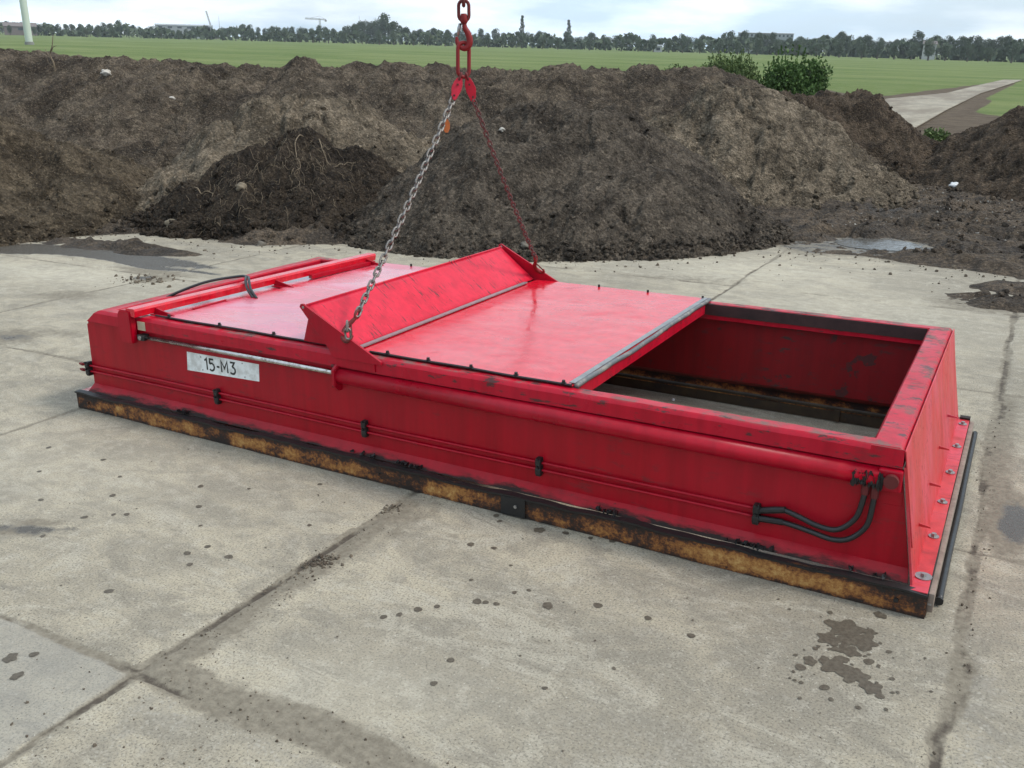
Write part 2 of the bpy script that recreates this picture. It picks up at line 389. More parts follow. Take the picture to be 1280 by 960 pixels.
# far concrete road
def concrete(name, road=False):
    t = NT(name)
    n1 = t.noise(.55, 6, .6); n2 = t.noise(3.2, 9, .68, t.scale((1, 1.6, 1), (0, 0, .4)), .8); n3 = t.noise(120, 5, .7); n4 = t.noise(14, 8, .7)
    c = t.mix(t.ramp(n1, (.42, 0.0), (.58, 1.0)), (.265, .232, .176), (.395, .345, .255))
    c = t.mix(t.ramp(n2, (.42, 0.0), (.60, .8)), c, (.215, .192, .152))
    c = t.mix(t.ramp(t.noise(1.9, 10, .75, t.scale((1, 2.2, 1), (0, 0, -.6)), 1.2), (.53, 0.0), (.60, .55)), c, (.41, .372, .295))
    c = t.mix(t.ramp(n4, (.52, 0.0), (.68, .55)), c, (.43, .392, .32))
    c = t.mix(t.ramp(n3, (.38, .85), (.50, 0.0)), c, (.12, .105, .082))
    c = t.mix(t.math('MULTIPLY', t.ramp(t.noise(7, 12, .82, None, .5), (.54, 0.0), (.60, .6)), t.ramp(t.noise(1.1, 4), (.42, 0.0), (.6, 1.0))), c, (.19, .165, .128))
    c = t.mix(t.ramp(t.math('ABSOLUTE', t.math('SUBTRACT', t.noise(3.4, 8, .7, None, 1.5), .5)), (.0, .45), (.010, 0.0)), c, (.17, .15, .12))
    c = t.mix(t.ramp(t.noise(30, 8, .8), (.60, 0.0), (.68, .6)), c, (.15, .135, .11))
    c = t.mix(t.ramp(t.noise(95, 4, .7), (.60, 0.0), (.68, .75)), c, (.50, .47, .40))
    if not road:
        z = t.xyz()
        br = t.attr('bright'); c = t.mix(t.math('MULTIPLY', br, t.ramp(n4, (.35, .5), (.6, 1.0))), c, (.50, .455, .36), 'MIX')
        c = t.mix(t.math('MULTIPLY', t.attr('cool'), .45), c, (.25, .243, .22))
        rs = t.attr('rough'); c = t.mix(t.math('MULTIPLY', rs, t.ramp(t.voro(55), (.18, .8), (.42, 0.0))), c, (.42, .385, .32)); c = t.mix(t.math('MULTIPLY', rs, t.ramp(n4, (.4, .15), (.6, .6))), c, (.22, .20, .165))
        d = t.attr('dirt'); dn = t.math('ADD', d, t.math('MULTIPLY', t.math('SUBTRACT', t.noise(11, 10, .74), .5), 1.1))
        dm = t.ramp(dn, (.36, 0.0), (.62, 1.0))
        dirtc = t.mix(t.ramp(t.noise(30, 8, .7), (.4, 0.0), (.65, 1.0)), (.150, .128, .096), (.235, .205, .155))
        c = t.mix(t.math('MULTIPLY', dm, .93), c, dirtc)
        k = t.attr('crack'); kn = t.ramp(t.math('ADD', k, t.math('MULTIPLY', t.math('SUBTRACT', t.noise(24, 8, .75), .5), .9)), (.5, 0.0), (.72, 1.0))
        c = t.mix(kn, c, (.075, .06, .045))
        wt = t.attr('wet'); wn_ = t.ramp(t.math('ADD', wt, t.math('MULTIPLY', t.math('SUBTRACT', t.noise(6, 9, .7), .5), .9)), (.45, 0.0), (.6, 1.0))  # wet patches, plus the contact shade painted along the skirt
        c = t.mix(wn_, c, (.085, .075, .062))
        rr = t.mix(wn_, t.ramp(n2, (.3, .75), (.7, .95)), (.2, .2, .2))
        h = t.math('ADD', t.math('MULTIPLY', n4, .5), t.math('MULTIPLY', n3, .22))
        nr = t.bump(t.noise(34, 9, .75), .009, .55); nr = t.bump(h, .006, .8, nr)
        nr = t.bump(t.voro(48), .004, .25, nr)
    else:
        dm = t.ramp(t.noise(.5, 8, .7, t.scale((1, .25, 1))), (.44, 0.0), (.56, .85)); c = t.mix(dm, c, (.17, .14, .105))
        rr = .9; nr = t.bump(n4, .01, .6)
    return t.out(c, rr, nr, spec=.3)
road = bmesh.new()
pts = [(-1.8, 28), (1.0, 28), (.75, 39), (.55, 60), (1.06, 86), (1.3, 100), (-.2, 98), (-.8, 75), (-1.1, 58), (-2.7, 47), (-2.3, 40)]
vs = [road.verts.new((x, y, 0)) for x, y in pts]; road.faces.new(vs)
bmesh.ops.triangulate(road, faces=road.faces[:]); bmesh.ops.subdivide_edges(road, edges=road.edges[:], cuts=6, use_grid_fill=True)
for v in road.verts:
    ww = float(sst(17, 30, math.hypot(v.co.x-CAM.x, v.co.y-CAM.y))); v.co.z = (yard_z(v.co.x, v.co.y)-.07)*(1-ww)+ZF*ww+.035
ro = obj('farm_road', road, concrete('road_concrete', True)); tag(ro, None, kind='structure', near=False)
sol = ro.modifiers.new('s', 'SOLIDIFY'); sol.thickness = .03

# concrete yard, in the yard frame
xs = np.unique(np.concatenate([np.arange(-16, -3, .08), np.arange(-3, 1, .045), np.arange(1, 5.2, .02), np.arange(5.2, 10, .1)]))
ys = np.unique(np.concatenate([np.arange(-5, -2.2, .08), np.arange(-2.2, 1.2, .02), np.arange(1.2, 6, .045), np.arange(6, 12, .08)]))
X, Y = np.meshgrid(xs, ys)
JX = [2.40, 4.72, -2.64, -5.0, 7.05]; JXM = [0.0]
JY = [-1.57, .62, 2.86, 5.12, 7.5, -3.8]
wob = .03*fbm(X, Y, .9, 3, s=5)+.012*fbm(X, Y, .12, 3, s=6)
dx = np.min([np.abs(X+wob-j) for j in JX+JXM], 0); dy = np.min([np.abs(Y+wob*.9-j) for j in JY], 0)
dj = np.minimum(dx, dy)
crack = .80*np.exp(-((dj-.008)/.013)**2)*np.clip(.75+1.2*fbm(X, Y, .5, 3, s=80), 0, 1)
crack = np.maximum(crack*(.85+.25*fbm(X, Y, .6, 3, s=8)), 0)
crack = np.maximum(crack, .74*np.exp(-((X-4.735-.05*fbm(X, Y, .35, 4, s=2))/.030)**2)*(Y > -3)*np.clip(.75+1.1*fbm(X, Y, .25, 4, s=90), 0, 1))
dirt = .78*np.exp(-(dj/(.022+.018*fbm(X, Y, .3, 3, s=81)))**2)
def smear(cx, w0, w1, y0, y1):        # soil washed to the right of a joint
    u = (X-cx)/np.clip(w0+(w1-w0)*fbm(X, Y, .5, 3, s=12), .03, 9)
    return np.exp(-np.clip(u-.25, 0, 9)**2*1.6)*(u > -.12)*sst(y0, y0+.2, Y)*(1-sst(y1-.2, y1, Y))
dirt = np.maximum(dirt, .80*smear(2.40, .15, .07, -1.6, .05)*(X < 3.2))
dirt = np.maximum(dirt, .75*np.exp(-(np.clip(np.abs(Y+1.52-.04*fbm(X, Y, .5, 2, s=82))-.03, 0, 9)/.075)**2)*(X > 2.38)*(1-sst(3.3, 3.9, X)))
dirt = np.maximum(dirt, .80*np.exp(-((X-4.735-.06*fbm(X, Y, .35, 4, s=2))/np.clip(.032+.05*fbm(X, Y, .5, 3, s=3), .012, .1))**2)*(Y > -3))
dirt = np.maximum(dirt, .9*np.exp(-(((X-4.83)/.10)**2+((Y-1.0)/.42)**2)**2)+.7*np.exp(-((X-4.76)/.10)**2)*sst(1.2, 1.6, Y)*(1-sst(2.6, 3.2, Y)))
front = lambda x: np.interp(x, [-16, -6.1, -5, -3, -1.7, .4, 1.55, 2.1, 2.64, 3.2, 3.9, 4.8, 6, 9], [1.2, 3.5, 4.7, 4.8, 5.8, 5.5, 6.4, 7.6, 7.2, 7.3, 7.1, 6.9, 7.0, 7.0])
fd = front(X)-Y
dirt = np.maximum(dirt, .72*np.exp(-np.clip(fd, 0, 99)/.35))
def blob(cx, cy, rx, ry, a=0):
    ca, sa = math.cos(a), math.sin(a); u = (X-cx)*ca+(Y-cy)*sa; v = -(X-cx)*sa+(Y-cy)*ca
    return np.exp(-((u/rx)**2+(v/ry)**2))
patches = [(-1.85, .8, .35, .28, 0, .75), (-1.7, 1.0, .6, .15, .3, .5), (1.05, -1.18, .3, .05, .3, .7), (1.15, -1.05, .2, .05, .4, .6), (-2.7, 1.9, .5, .3, .4, .6), (-2.9, 3.0, .8, .15, .0, .7), (1.9, 5.2, 1.4, .3, .3, .45), (4.5, 5.4, .6, .45, 0, .7), (3.4, 5.0, .5, .2, .4, .35), (4.6, 6.3, .8, .3, 0, .5), (-2.6, 2.75, .25, .22, 0, .85), (-4.2, 1.5, .9, .3, .5, .45), (2.55, -.25, .12, .5, 0, .5), (3.5, -2.0, .6, .3, .4, .35), (-.3, 3.4, .5, .2, .2, .3), (0, 5.0, 2.0, .4, .1, .35)]
for cx, cy, rx, ry, a, v in patches: dirt = np.maximum(dirt, v*blob(cx, cy, rx, ry, a)*1.1)
wet = .9*blob(-4.2, 3.45, 1.3, .22, .05)+.8*blob(-5.3, 3.1, .6, .3, .3)+.75*blob(-3.2, 3.15, .5, .10, -.1)+.6*blob(-2.4, 3.2, .4, .05, 0)
wet = wet*1.25 + .75*blob(4.86, 1.0, .10, .35, 0)+.48*blob(1.08, -1.16, .30, .08, .35)+.42*blob(1.3, -1.02, .18, .06, .5)+.6*blob(-1.8, .78, .30, .16, .2)+.62*blob(-2.7, 2.75, .25, .16, 0)+.5*blob(4.5, 5.4, .5, .3, 0)
wet = np.maximum(wet, .50*np.exp(-((Y+.004)/.022)**2)*(X > 0)*(X < 4.62))  # contact shade at the skirt foot, painted through the wet mask
wet = wet+.66*blob(-3.6, 3.35, 1.6, .14, .05)+.55*np.exp(-np.clip(fd, 0, 99)/.12)
wet = wet+.7*blob(-1.2, 3.15, .25, .04, 0)
bright = np.clip(.55*blob(-3.6, 2.5, 1.5, .45, .15)+.45*blob(2.2, 5.9, 1.4, .7, .2)+.4*blob(3.6, 4.6, 1.2, .9, 0)+.25*blob(.6, -.6, 1.2, .5, .2)+.3*blob(3.1, -1.3, .5, .25, .4)+.3*blob(-1.2, 2.3, 1.2, .6, .1), 0, .6)
rough = np.clip(sst(.1, .5, fbm(X, Y, .5, 4, s=30))*.9*((X > 4.75) | ((Y < -1.6) & (X > 2.4))) + .35*sst(.15, .6, fbm(X, Y, .9, 4, s=31)), 0, 1)
Z = -.014*crack*(.7+.3*fbm(X, Y, .1, 2, s=4)) + .0005*fbm(X, Y, .35, 3, s=9) + .0012*np.clip(fbm(X, Y, .05, 3, s=40), 0, 1)*np.clip(dirt, 0, 1)
Z += .010*np.exp(-((X-2.50)/.09)**2)*np.clip(fbm(X, Y, .07, 3, s=41), 0, 1)*((Y > -1.5) & (Y < -.2))
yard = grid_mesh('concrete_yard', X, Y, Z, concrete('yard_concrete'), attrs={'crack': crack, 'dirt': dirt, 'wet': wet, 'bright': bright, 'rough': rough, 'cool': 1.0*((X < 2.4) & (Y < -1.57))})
tag(yard, None, kind='structure')

# damp drips and splashes on the concrete
ST = [(2.86,-.03,1),(3.09,-.06,1.6),(2.9,-.07,.8),(3.2,-.03,1),(3.31,-.02,.8),(3.4,0,1),(2.9,-.31,1.1),(3.0,-.29,.8),(3.13,-.38,.5),(2.91,-.92,.9),(2.95,-.88,.8),(2.99,-.82,1.1),(3.04,-.77,.8),(3.15,-.67,1.2),(3.18,-.66,.8),(3.22,-.65,.8),(3.24,-.55,.7),(3.39,-.57,1.5),(3.55,-.48,1.2),(3.74,-.47,.9),(3.91,-.5,1),(3.26,-1.02,.9),(3.28,-1.15,.8),(3.28,-.51,.6),(4.39,-.26,2.6),(4.44,-.18,1.6),(4.39,-.39,1.5),(4.53,-.53,1.0),(4.37,-.57,1.1),(4.43,-.49,1.3),(4.28,-.5,1.2),(4.33,-.3,1.4),(4.45,-.28,1.3),(4.47,-.36,1.2),(4.34,-.42,1.3),(4.30,-.37,.7),(4.36,-.34,1.0),(4.52,-.27,.7),(4.48,-.62,.6),(4.25,-.44,.5),(4.40,-.62,.6),(4.55,-.42,.6),(4.3,-.58,.5),(4.46,-.05,1.5),(4.3,-.12,.7),(1.79,-.73,.6),(1.64,-.6,1),(1.2,-.71,1),(1.28,-.92,1),(1.42,-.81,.9),(1.37,-.84,.7),(1.96,-.85,.9),(1.93,-.93,1),(2.01,-.99,.9),(2.1,-.87,1.2),(1.9,-1.28,1.1),(1.97,-1.72,1.7),(2.08,-1.77,1.4),(2.02,-1.67,1.0),(1.28,-1.12,.8),(.8,-.45,.9),(.41,-.48,.9),(1.96,-.15,.8),(1.48,-.44,1),(3.6,-1.0,.6),(3.75,-.8,.5),(3.05,-.55,.5),(.95,-.9,.9),(1.05,-.55,.7),(.65,-.7,.7),(.9,-1.3,.7),(2.2,-.5,.7),(1.7,-.35,.6)]
ST += [(4.37, -.20, 4.2), (4.43, -.25, 3.4), (4.33, -.29, 2.6), (4.38, -.44, 3.2), (4.45, -.46, 2.6), (4.40, -.33, 2.4), (4.50, -.50, 2.2), (4.30, -.45, 1.6)]
r6 = random.Random(4)
for _ in range(60): ST.append((r6.gauss(4.39, .11), r6.gauss(-.36, .15), r6.uniform(.12, .5)))
for _ in range(70): ST.append((r6.uniform(1.0, 4.6), r6.uniform(-1.9, -.05), r6.uniform(.12, .32)))
bm = B(); r2 = random.Random(3)
for cx, cy, s in ST:
    n = 40 if s > 1.5 else 18; ph = [r2.uniform(0, 6.28) for _ in range(3)]; st = r2.uniform(.65, 1); an = r2.uniform(0, 3)
    vs = []
    for k in range(n):
        a = 2*math.pi*k/n; rr = .0145*s*(1+.08*math.sin(2*a+ph[0])+.06*math.sin(3*a+ph[1])+(.10*math.sin(5*a+ph[2])*min(2.2, s*.8) if s > 1.25 else 0)+r2.uniform(-.02, .02))
        u, v = rr*math.cos(a)*1.05, rr*math.sin(a)*(.6+.4*st)
        vs.append(bm.verts.new((cx+u*math.cos(an)-v*math.sin(an), cy+u*math.sin(an)+v*math.cos(an), .0018+.000006*len(bm.faces))))
    bm.faces.new(vs)
t = NT('damp_concrete'); c = t.mix(t.ramp(t.noise(70, 6, .7), (.4, 0.0), (.65, 1.0)), (.072, .058, .042), (.115, .097, .072))
tag(obj('damp_spots', bm, t.out(c, .55, t.bump(t.noise(34, 9, .75), .006, .5), spec=.3)), None, kind='structure')

# crumbs of soil along the joints and in front of the heaps
_b = bmesh.new(); bmesh.ops.create_icosphere(_b, subdivisions=1, radius=1)
ICO = ([v.co[:] for v in _b.verts], [[v.index for v in f.verts] for f in _b.faces]); _b.free()
def clodmesh(verts, faces, p, s, rr):
    base = len(verts)
    ax = [rr.uniform(.55, 1.3) for _ in range(3)]; e = Euler((rr.uniform(0, 6), rr.uniform(0, 6), rr.uniform(0, 6))).to_matrix()
    for v in ICO[0]:
        q = Vector((v[0]*ax[0], v[1]*ax[1], v[2]*ax[2]))*s*rr.uniform(.68, 1.22); q = e @ q
        verts.append((p[0]+q.x, p[1]+q.y, p[2]+q.z))
    faces.extend([tuple(base+i for i in f) for f in ICO[1]])
V, Fc = [], []; rq = random.Random(77)
def crumbs(n, fx, fy, s0, s1):
    for _ in range(n): s_ = s0+(s1-s0)*rq.random()**3; clodmesh(V, Fc, (fx(), fy(), s_*.3), s_, rq)
crumbs(150, lambda: rq.gauss(2.46, .035), lambda: rq.gauss(-.73, .05), .002, .010)
crumbs(90, lambda: rq.gauss(2.47, .04), lambda: rq.gauss(-.92, .10), .0015, .006)
crumbs(60, lambda: rq.gauss(2.42, .02), lambda: rq.gauss(-.20, .03), .002, .008)
crumbs(300, lambda: rq.gauss(2.47, .06), lambda: rq.uniform(-1.55, .0), .001, .004)
crumbs(200, lambda: rq.uniform(2.4, 3.8), lambda: rq.gauss(-1.52, .06), .001, .005)
crumbs(160, lambda: rq.gauss(4.74, .03), lambda: rq.uniform(-.9, 2.6), .001, .006)
crumbs(500, lambda: rq.uniform(1.0, 4.9), lambda: rq.uniform(-2.1, 0), .0008, .003)
crumbs(120, lambda: rq.uniform(2.2, 3.4), lambda: rq.uniform(-2.1, -1.6), .002, .007)
crumbs(120, lambda: rq.gauss(-2.6, .18), lambda: rq.gauss(2.7, .12), .004, .025)
for _ in range(900):
    x_ = rq.uniform(-7, 6); y_ = float(np.interp(x_, [-16, -6.1, -5, -3, -1.7, .4, 1.55, 2.1, 2.64, 3.2, 3.9, 4.8, 6, 9], [1.2, 3.5, 4.7, 4.8, 5.8, 5.5, 6.4, 7.6, 7.2, 7.3, 7.1, 6.9, 7.0, 7.0]))-abs(rq.gauss(0, .55)); s_ = .003+.018*rq.random()**4
    clodmesh(V, Fc, (x_, y_, s_*.3), s_, rq)
t = NT('crumb_soil'); cm = t.out(t.mix(t.ramp(t.noise(9, 4), (.4, 0.0), (.6, 1.0)), (.07, .055, .042), (.15, .125, .095)), .95, spec=.1)
tag(obj('soil_crumbs', (V, Fc), cm), 'loose crumbs of soil scattered over the concrete and along its joints', 'soil', kind='stuff')

# mud sheet rising out of the concrete
xs = np.arange(-16, 9.5, .035); ys = np.arange(2.2, 22, .035)
X, Y = np.meshgrid(xs, ys)
fd = Y-front(X)+.35*fbm(X, Y, .9, 4, s=21)
m = sst(-.45, .6, fd)
for cx, cy, rx, ry, a in [(4.75, 5.5, .65, .33, -.1), (-4.6, 3.75, 1.6, .28, .05), (5.2, 6.2, .8, .5, 0)]:
    m = np.maximum(m, .62*blob(cx, cy, rx, ry, a)*(1.1+.6*fbm(X, Y, .5, 3, s=22)))
zz = -.045+.15*m+(.11*fbm(X, Y, .9, 3, .5, s=26)+.09*fbm(X, Y, .30, 4, .6, s=23)+.030*(billow(X, Y, .12, 3, s=24)-.3))*sst(.1, .8, m)
# wheel ruts: a pair of ribbed tracks curving to the right
for cx0, cy0, cx1, cy1 in [(2.5, 8.6, 5.6, 7.35), (2.6, 9.6, 6.0, 8.6), (4.2, 5.9, 6.5, 5.2), (2.9, 11.2, 4.6, 9.4)]:
    d = np.array([cx1-cx0, cy1-cy0]); L_ = np.hypot(*d); d /= L_
    u = (X-cx0)*d[0]+(Y-cy0)*d[1]; v = -(X-cx0)*d[1]+(Y-cy0)*d[0]+.10*np.sin(u*1.1)
    m_ = np.exp(-(v/.20)**4)*sst(0, .3, u)*(1-sst(L_-.3, L_, u))
    zz = zz*(1-m_*.5)+m_*(.045*np.sign(np.sin(u*42+np.abs(v)*26))*np.abs(np.sin(u*42+np.abs(v)*26))**.5-.012)*sst(.05, .5, m)
pud = [(3.20, 8.10, .46, .38, .0), (3.05, 10.65, .20, .22, 0), (3.42, 8.0, .3, .20, 0)]
for cx, cy, rx, ry, a in pud: zz -= .19*blob(cx, cy, rx*1.1, ry*1.2, a)*sst(.15, .6, m)
zz += .10*sst(12, 20, Y)*(X > -20) - .04*sst(20, 25, Y)
wetm = np.clip(1.1*blob(3.1, 8.1, .8, .5, 0)+.5*blob(3.1, 9.9, .4, .9, 0)+.8*blob(-4.5, 3.5, 1.8, .35, 0)+.5*blob(3.1, 11, .6, 1.2, 0), 0, 1)*sst(-.15, .35, fbm(X, Y, .5, 4, s=27)+.2)*.55
tag(grid_mesh('mud_ground', X, Y, zz, M['mud'], attrs={'wet': wetm}), None, kind='structure')
V, Fc = [], []; rq = random.Random(5); zi = lambda x_, y_: float(zz[min(zz.shape[0]-1, max(0, int((y_-2.2)/.035))), min(zz.shape[1]-1, max(0, int((x_+16)/.035)))])
for _ in range(3600):
    x_ = rq.uniform(2.3, 6.6); y_ = rq.uniform(7.2, 15) if rq.random() < .85 else rq.uniform(5.1, 6.2); z_ = zi(x_, y_)
    if z_ < .035: continue
    s_ = .006+.04*rq.random()**5; clodmesh(V, Fc, (x_, y_, z_+s_*.3), s_, rq)
for _ in range(1400):
    x_ = rq.uniform(-7.5, 2.3); y_ = float(front(x_))+rq.uniform(-.2, .4); z_ = zi(x_, y_)
    if z_ < .012: continue
    s_ = .006+.045*rq.random()**4; clodmesh(V, Fc, (x_, y_, z_+s_*.3), s_, rq)
tag(obj('mud_clods', (V, Fc), M['mud']), 'brown clods and lumps strewn over the mud and at the foot of the heaps', 'soil', kind='stuff')
V, Fc = [], []
for _ in range(420):
    x_ = rq.uniform(2.6, 6.6); y_ = rq.uniform(8.5, 15); z_ = zi(x_, y_)
    if z_ < .035: continue
    s_ = .006+.012*rq.random()**2; clodmesh(V, Fc, (x_, y_, z_+s_*.6), s_, rq)
tag(obj('gravel_chips', (V, Fc), simple('pale_chips', (.42, .39, .34), .9)), 'pale gravel chips scattered on the mud at the right', 'gravel', kind='stuff')
t = NT('puddle_water'); wm = t.out((.10, .095, .085), .04, t.bump(t.noise(16, 4), .012, .6), spec=1.0)
for cx, cy, rx, ry, a in [(3.24, 8.08, .47, .40, .0), (3.05, 10.65, .22, .22, 0)]:
    bm = B(); n = 36
    vs = [bm.verts.new((cx+rx*math.cos(6.283*k/n)*(1+.1*math.sin(3*k)), cy+ry*math.sin(6.283*k/n), .006)) for k in range(n)]
    bm.faces.new(vs); tag(obj('puddle_water', bm, wm), None, kind='structure')

# ------------------------------------------------------------------ soil heaps
_b = bmesh.new(); bmesh.ops.create_icosphere(_b, subdivisions=3, radius=1)
ICO3 = ([v.co.copy() for v in _b.verts], [[v.index for v in f.verts] for f in _b.faces]); _b.free()
HF = {}
def heap_h(crest, slope, rnd=.22, back=None):
    P = np.array(crest)
    def f(x, y):
        best = np.full(np.shape(x), -9.0); T_ = np.zeros(np.shape(x)); Dd = np.zeros(np.shape(x)); acc = 0
        for i in range(len(P)-1):
            a = P[i]; b = P[i+1]; d = b[:2]-a[:2]; L_ = np.hypot(*d)
            t = np.clip(((x-a[0])*d[0]+(y-a[1])*d[1])/L_**2, 0, 1)
            ds = np.hypot(x-a[0]-t*d[0], y-a[1]-t*d[1])
            sl = slope
            h = a[2]+(b[2]-a[2])*t-sl*(np.sqrt(ds**2+rnd**2)-rnd)
            k = h > best
            best = np.where(k, h, best); T_ = np.where(k, acc+t*L_, T_); Dd = np.where(k, ds, Dd); acc += L_
        return best, T_, Dd
    return f
def heap(key, name, label, crest, slope, mat, step=.03, amp=1.0, rnd=.22, seed=0, ycut=None, lump=1.0, rill=1.0, clods=500, cs=(.01, .045), extra=None):
    f0 = heap_h(crest, slope, rnd); P = np.array(crest); ext = P[:, 2].max()/slope+.5
    xs = np.arange(P[:, 0].min()-ext, P[:, 0].max()+ext, step); y1 = P[:, 1].max()+(ext if ycut is None else ycut)
    ys = np.arange(P[:, 1].min()-ext, y1, step)
    X, Y = np.meshgrid(xs, ys)
    def full(x, y):
        wx = .22*fbm(x, y, 1.1, 3, s=seed+1)*amp; wy = .22*fbm(x, y, 1.1, 3, s=seed+2)*amp
        h, T_, Dd = f0(x+wx, y+wy)
        ang = T_*1.0+Dd*.15*vn(x, y, seed)
        h = h + amp*.30*fbm(x, y, .95, 3, .5, s=seed+3)*np.clip(h+.15, 0, 1)
        h = h + rill*.10*fbm(ang+.25*x, Dd*.16, .16, 4, .6, s=seed+4)*np.clip(h+.05, 0, .5)*2
        h = h + .17*lump*fbm(x, y, .34, 5, .66, s=seed+5)*(1-.6*sst(P[:, 2].max()-.35, P[:, 2].max()+.05, h))*sst(-.1, .25, h+.1)
        lm = sst(-.25, .45, fbm(x, y, .7, 2, s=seed+9))
        h = h + .060*lump*(billow(x, y, .15, 4, s=seed+6)-.3)*(.3+1.1*lm)
        h = h + .030*(.5+.5*lump)*(billow(x, y, .055, 3, s=seed+7)-.3)
        if extra: h = extra(x, y, h)
        return h
    Z = full(X, Y)
    o = grid_mesh(name, X, Y, Z, mat, keep=Z > -.06)
    tag(o, label, 'soil heap', 'soil heaps around the yard')
    HF[key] = full
    # clods lying on the slope and rolled to its foot, part of the heap
    V, Fc = [], []; rr = random.Random(seed+5)
    pool = np.argwhere((Z > -.02) & (Y < P[:, 1].max()+.6)); n = 0
    cand = pool[rng.permutation(len(pool))[:clods*14]]
    for iy, ix in cand:
        z = Z[iy, ix]; pw = 1.0 if z < .16 else (.12 if z < .5 else .03)
        if rr.random() > pw: continue
        s = cs[0]+(cs[1]-cs[0])*rr.random()**(2.6 if z < .3 else 5)
        px_, py_ = X[iy, ix]+rr.uniform(-step, step), Y[iy, ix]+rr.uniform(-step, step)
        clodmesh(V, Fc, (px_, py_, z+s*.35), s, rr); n += 1
        if n >= clods: break
    c = obj('loose_clods', (V, Fc), mat, o, smooth=False); c['kind'] = 'stuff'
    return o
def tracks(x, y, h):      # caterpillar marks running down the bank
    u = (x+7.9)+.18*(y-8.8); m_ = np.exp(-(u/.26)**4)*sst(6.9, 7.4, y)*(1-sst(9.6, 10, y))
    return h-m_*.05+m_*.045*np.sign(np.sin(y*34))
BANK = [(-17, 6.4, 2.3), (-13.31, 7.61, 2.30), (-11.61, 8.39, 2.31), (-9.92, 8.95, 2.18), (-8.34, 9.94, 2.12), (-6.4, 10.98, 2.06), (-5.09, 11.92, 2.05), (-3.29, 12.94, 2.0), (-2.13, 14.01, 2.05), (-1.17, 14.89, 2.0), (-.8, 15.1, 1.8)]
heap('bank', 'soil_bank', 'long rough brown soil bank across the back with a lumpy level top and crawler tracks', BANK, .52, M['soil_bank'], .038, .55, .5, 100, 1.2, .85, .6, 2600, (.012, .06), tracks)
heap('left', 'soil_heap', 'brown clay heap at the left edge sloping down to wet concrete', [(-9.4, 3.2, 1.75), (-7.92, 4.24, 1.45), (-7.64, 4.70, 1.28), (-7.15, 5.04, 1.08), (-6.63, 5.22, .75), (-6.16, 5.29, .35)], .66, M['soil_left'], .02, .8, .3, 200, None, .8, .9, 2200, (.01, .055))
heap('lc', 'soil_heap', 'rounded tan heap rising behind the dark rooty soil', [(-5.9, 6.2, .80), (-5.30, 6.75, 1.25), (-5.10, 7.2, 1.50), (-4.70, 7.72, 1.62), (-4.20, 8.15, 1.40), (-3.63, 8.30, .85)], .70, M['soil_tan'], .022, .7, .35, 300, None, .75, 1.3, 1600, (.01, .055))
heap('dark', 'soil_heap', 'dark topsoil heap full of pale tangled roots', [(-5.3, 4.95, .18), (-4.60, 5.30, .52), (-4.23, 6.05, 1.02), (-3.85, 6.45, 1.24), (-3.50, 6.75, 1.05), (-2.99, 7.0, .50), (-2.4, 7.0, .15)], .80, M['soil_dark'], .018, .7, .2, 400, None, 1.05, .7, 3000, (.010, .06))
heap('center', 'soil_heap', 'large grey brown cone shaped heap in the centre behind the red lid', [(-1.74, 6.95, .95), (-1.41, 7.24, 1.42), (-1.11, 7.53, 1.62), (-.67, 7.76, 1.66), (-.21, 7.86, 1.52), (.28, 7.86, 1.1), (.75, 7.9, .72)], .70, M['soil_grey'], .018, .7, .25, 500, None, .75, .8, 3000, (.008, .045))
heap('tan', 'soil_heap', 'smooth tan clay heap to the right of the centre cone', [(-.62, 10.5, 1.10), (-.25, 11.08, 1.45), (.28, 11.56, 1.64), (.86, 11.9, 1.68), (1.40, 11.85, 1.36), (1.75, 11.7, .95)], .82, M['soil_tan'], .024, .8, .35, 600, None, .8, 1.5, 2000, (.01, .055))
heap('behind', 'soil_heap', 'darker brown heap behind the tan one beside the green bush', [(.48, 14.9, 1.55), (1.13, 15.48, 1.62), (1.62, 15.57, 1.52), (2.1, 15.6, 1.15), (2.5, 15.4, .55)], .74, M['soil_brown'], .034, .9, .3, 700, None, 1.2, 1, 1200, (.012, .06))
heap('fr', 'soil_heap', 'stony brown heap at the right edge beside the far road', [(3.9, 16.6, .50), (4.3, 16.3, .85), (4.8, 15.9, 1.35), (5.5, 15.5, 1.85), (7.7, 15.2, 2.3)], .60, M['soil_brown'], .034, .9, .3, 800, None, .9, .8, 1200, (.012, .05))
def top_z(x, y, keys=None):
    x_ = np.array([x]); y_ = np.array([y]); return max(float(HF[k](x_, y_)[0]) for k in (keys or HF))

# single stones
STONES = []
exec_stones = [
 # x, y, radius, colour, label
 (-4.54, 4.72, .085, 0, 'tan boulder of clay at the left foot of the dark rooty heap'),
 (-3.02, 4.66, .060, 1, 'grey stone lying on the concrete in front of the dark rooty heap'),
 (-3.85, 5.25, .060, 0, 'pale tan stone set in the lower front of the dark rooty heap'),
 (-2.70, 5.15, .065, 1, 'grey brown lump at the right foot of the dark heap, beside the near chain'),
 (-6.05, 6.75, .080, 0, 'round clay lump on the slope between the left heap and the tan heap'),
 (-9.60, 8.00, .08, 2, 'pale stone high on the long soil bank at the left'),
 (-8.10, 8.05, .05, 2, 'flat whitish stone half way down the soil bank'),
 (.02, 5.48, .045, 1, 'grey stone at the foot of the centre heap, just above the upright red flap'),
 (-1.05, 6.85, .035, 2, 'small cream stone on the upper front of the centre heap'),
 (3.60, 13.2, .06, 3, 'white plastic scrap on the stony soil in front of the heap at the right edge'),
]
def stonemat(name, a, b):
    t = NT(name); return t.out(t.mix(t.ramp(t.noise(14, 8, .7), (.35, 0.0), (.65, 1.0)), a, b), .9, t.bump(t.noise(22, 8, .7), .01, .7))
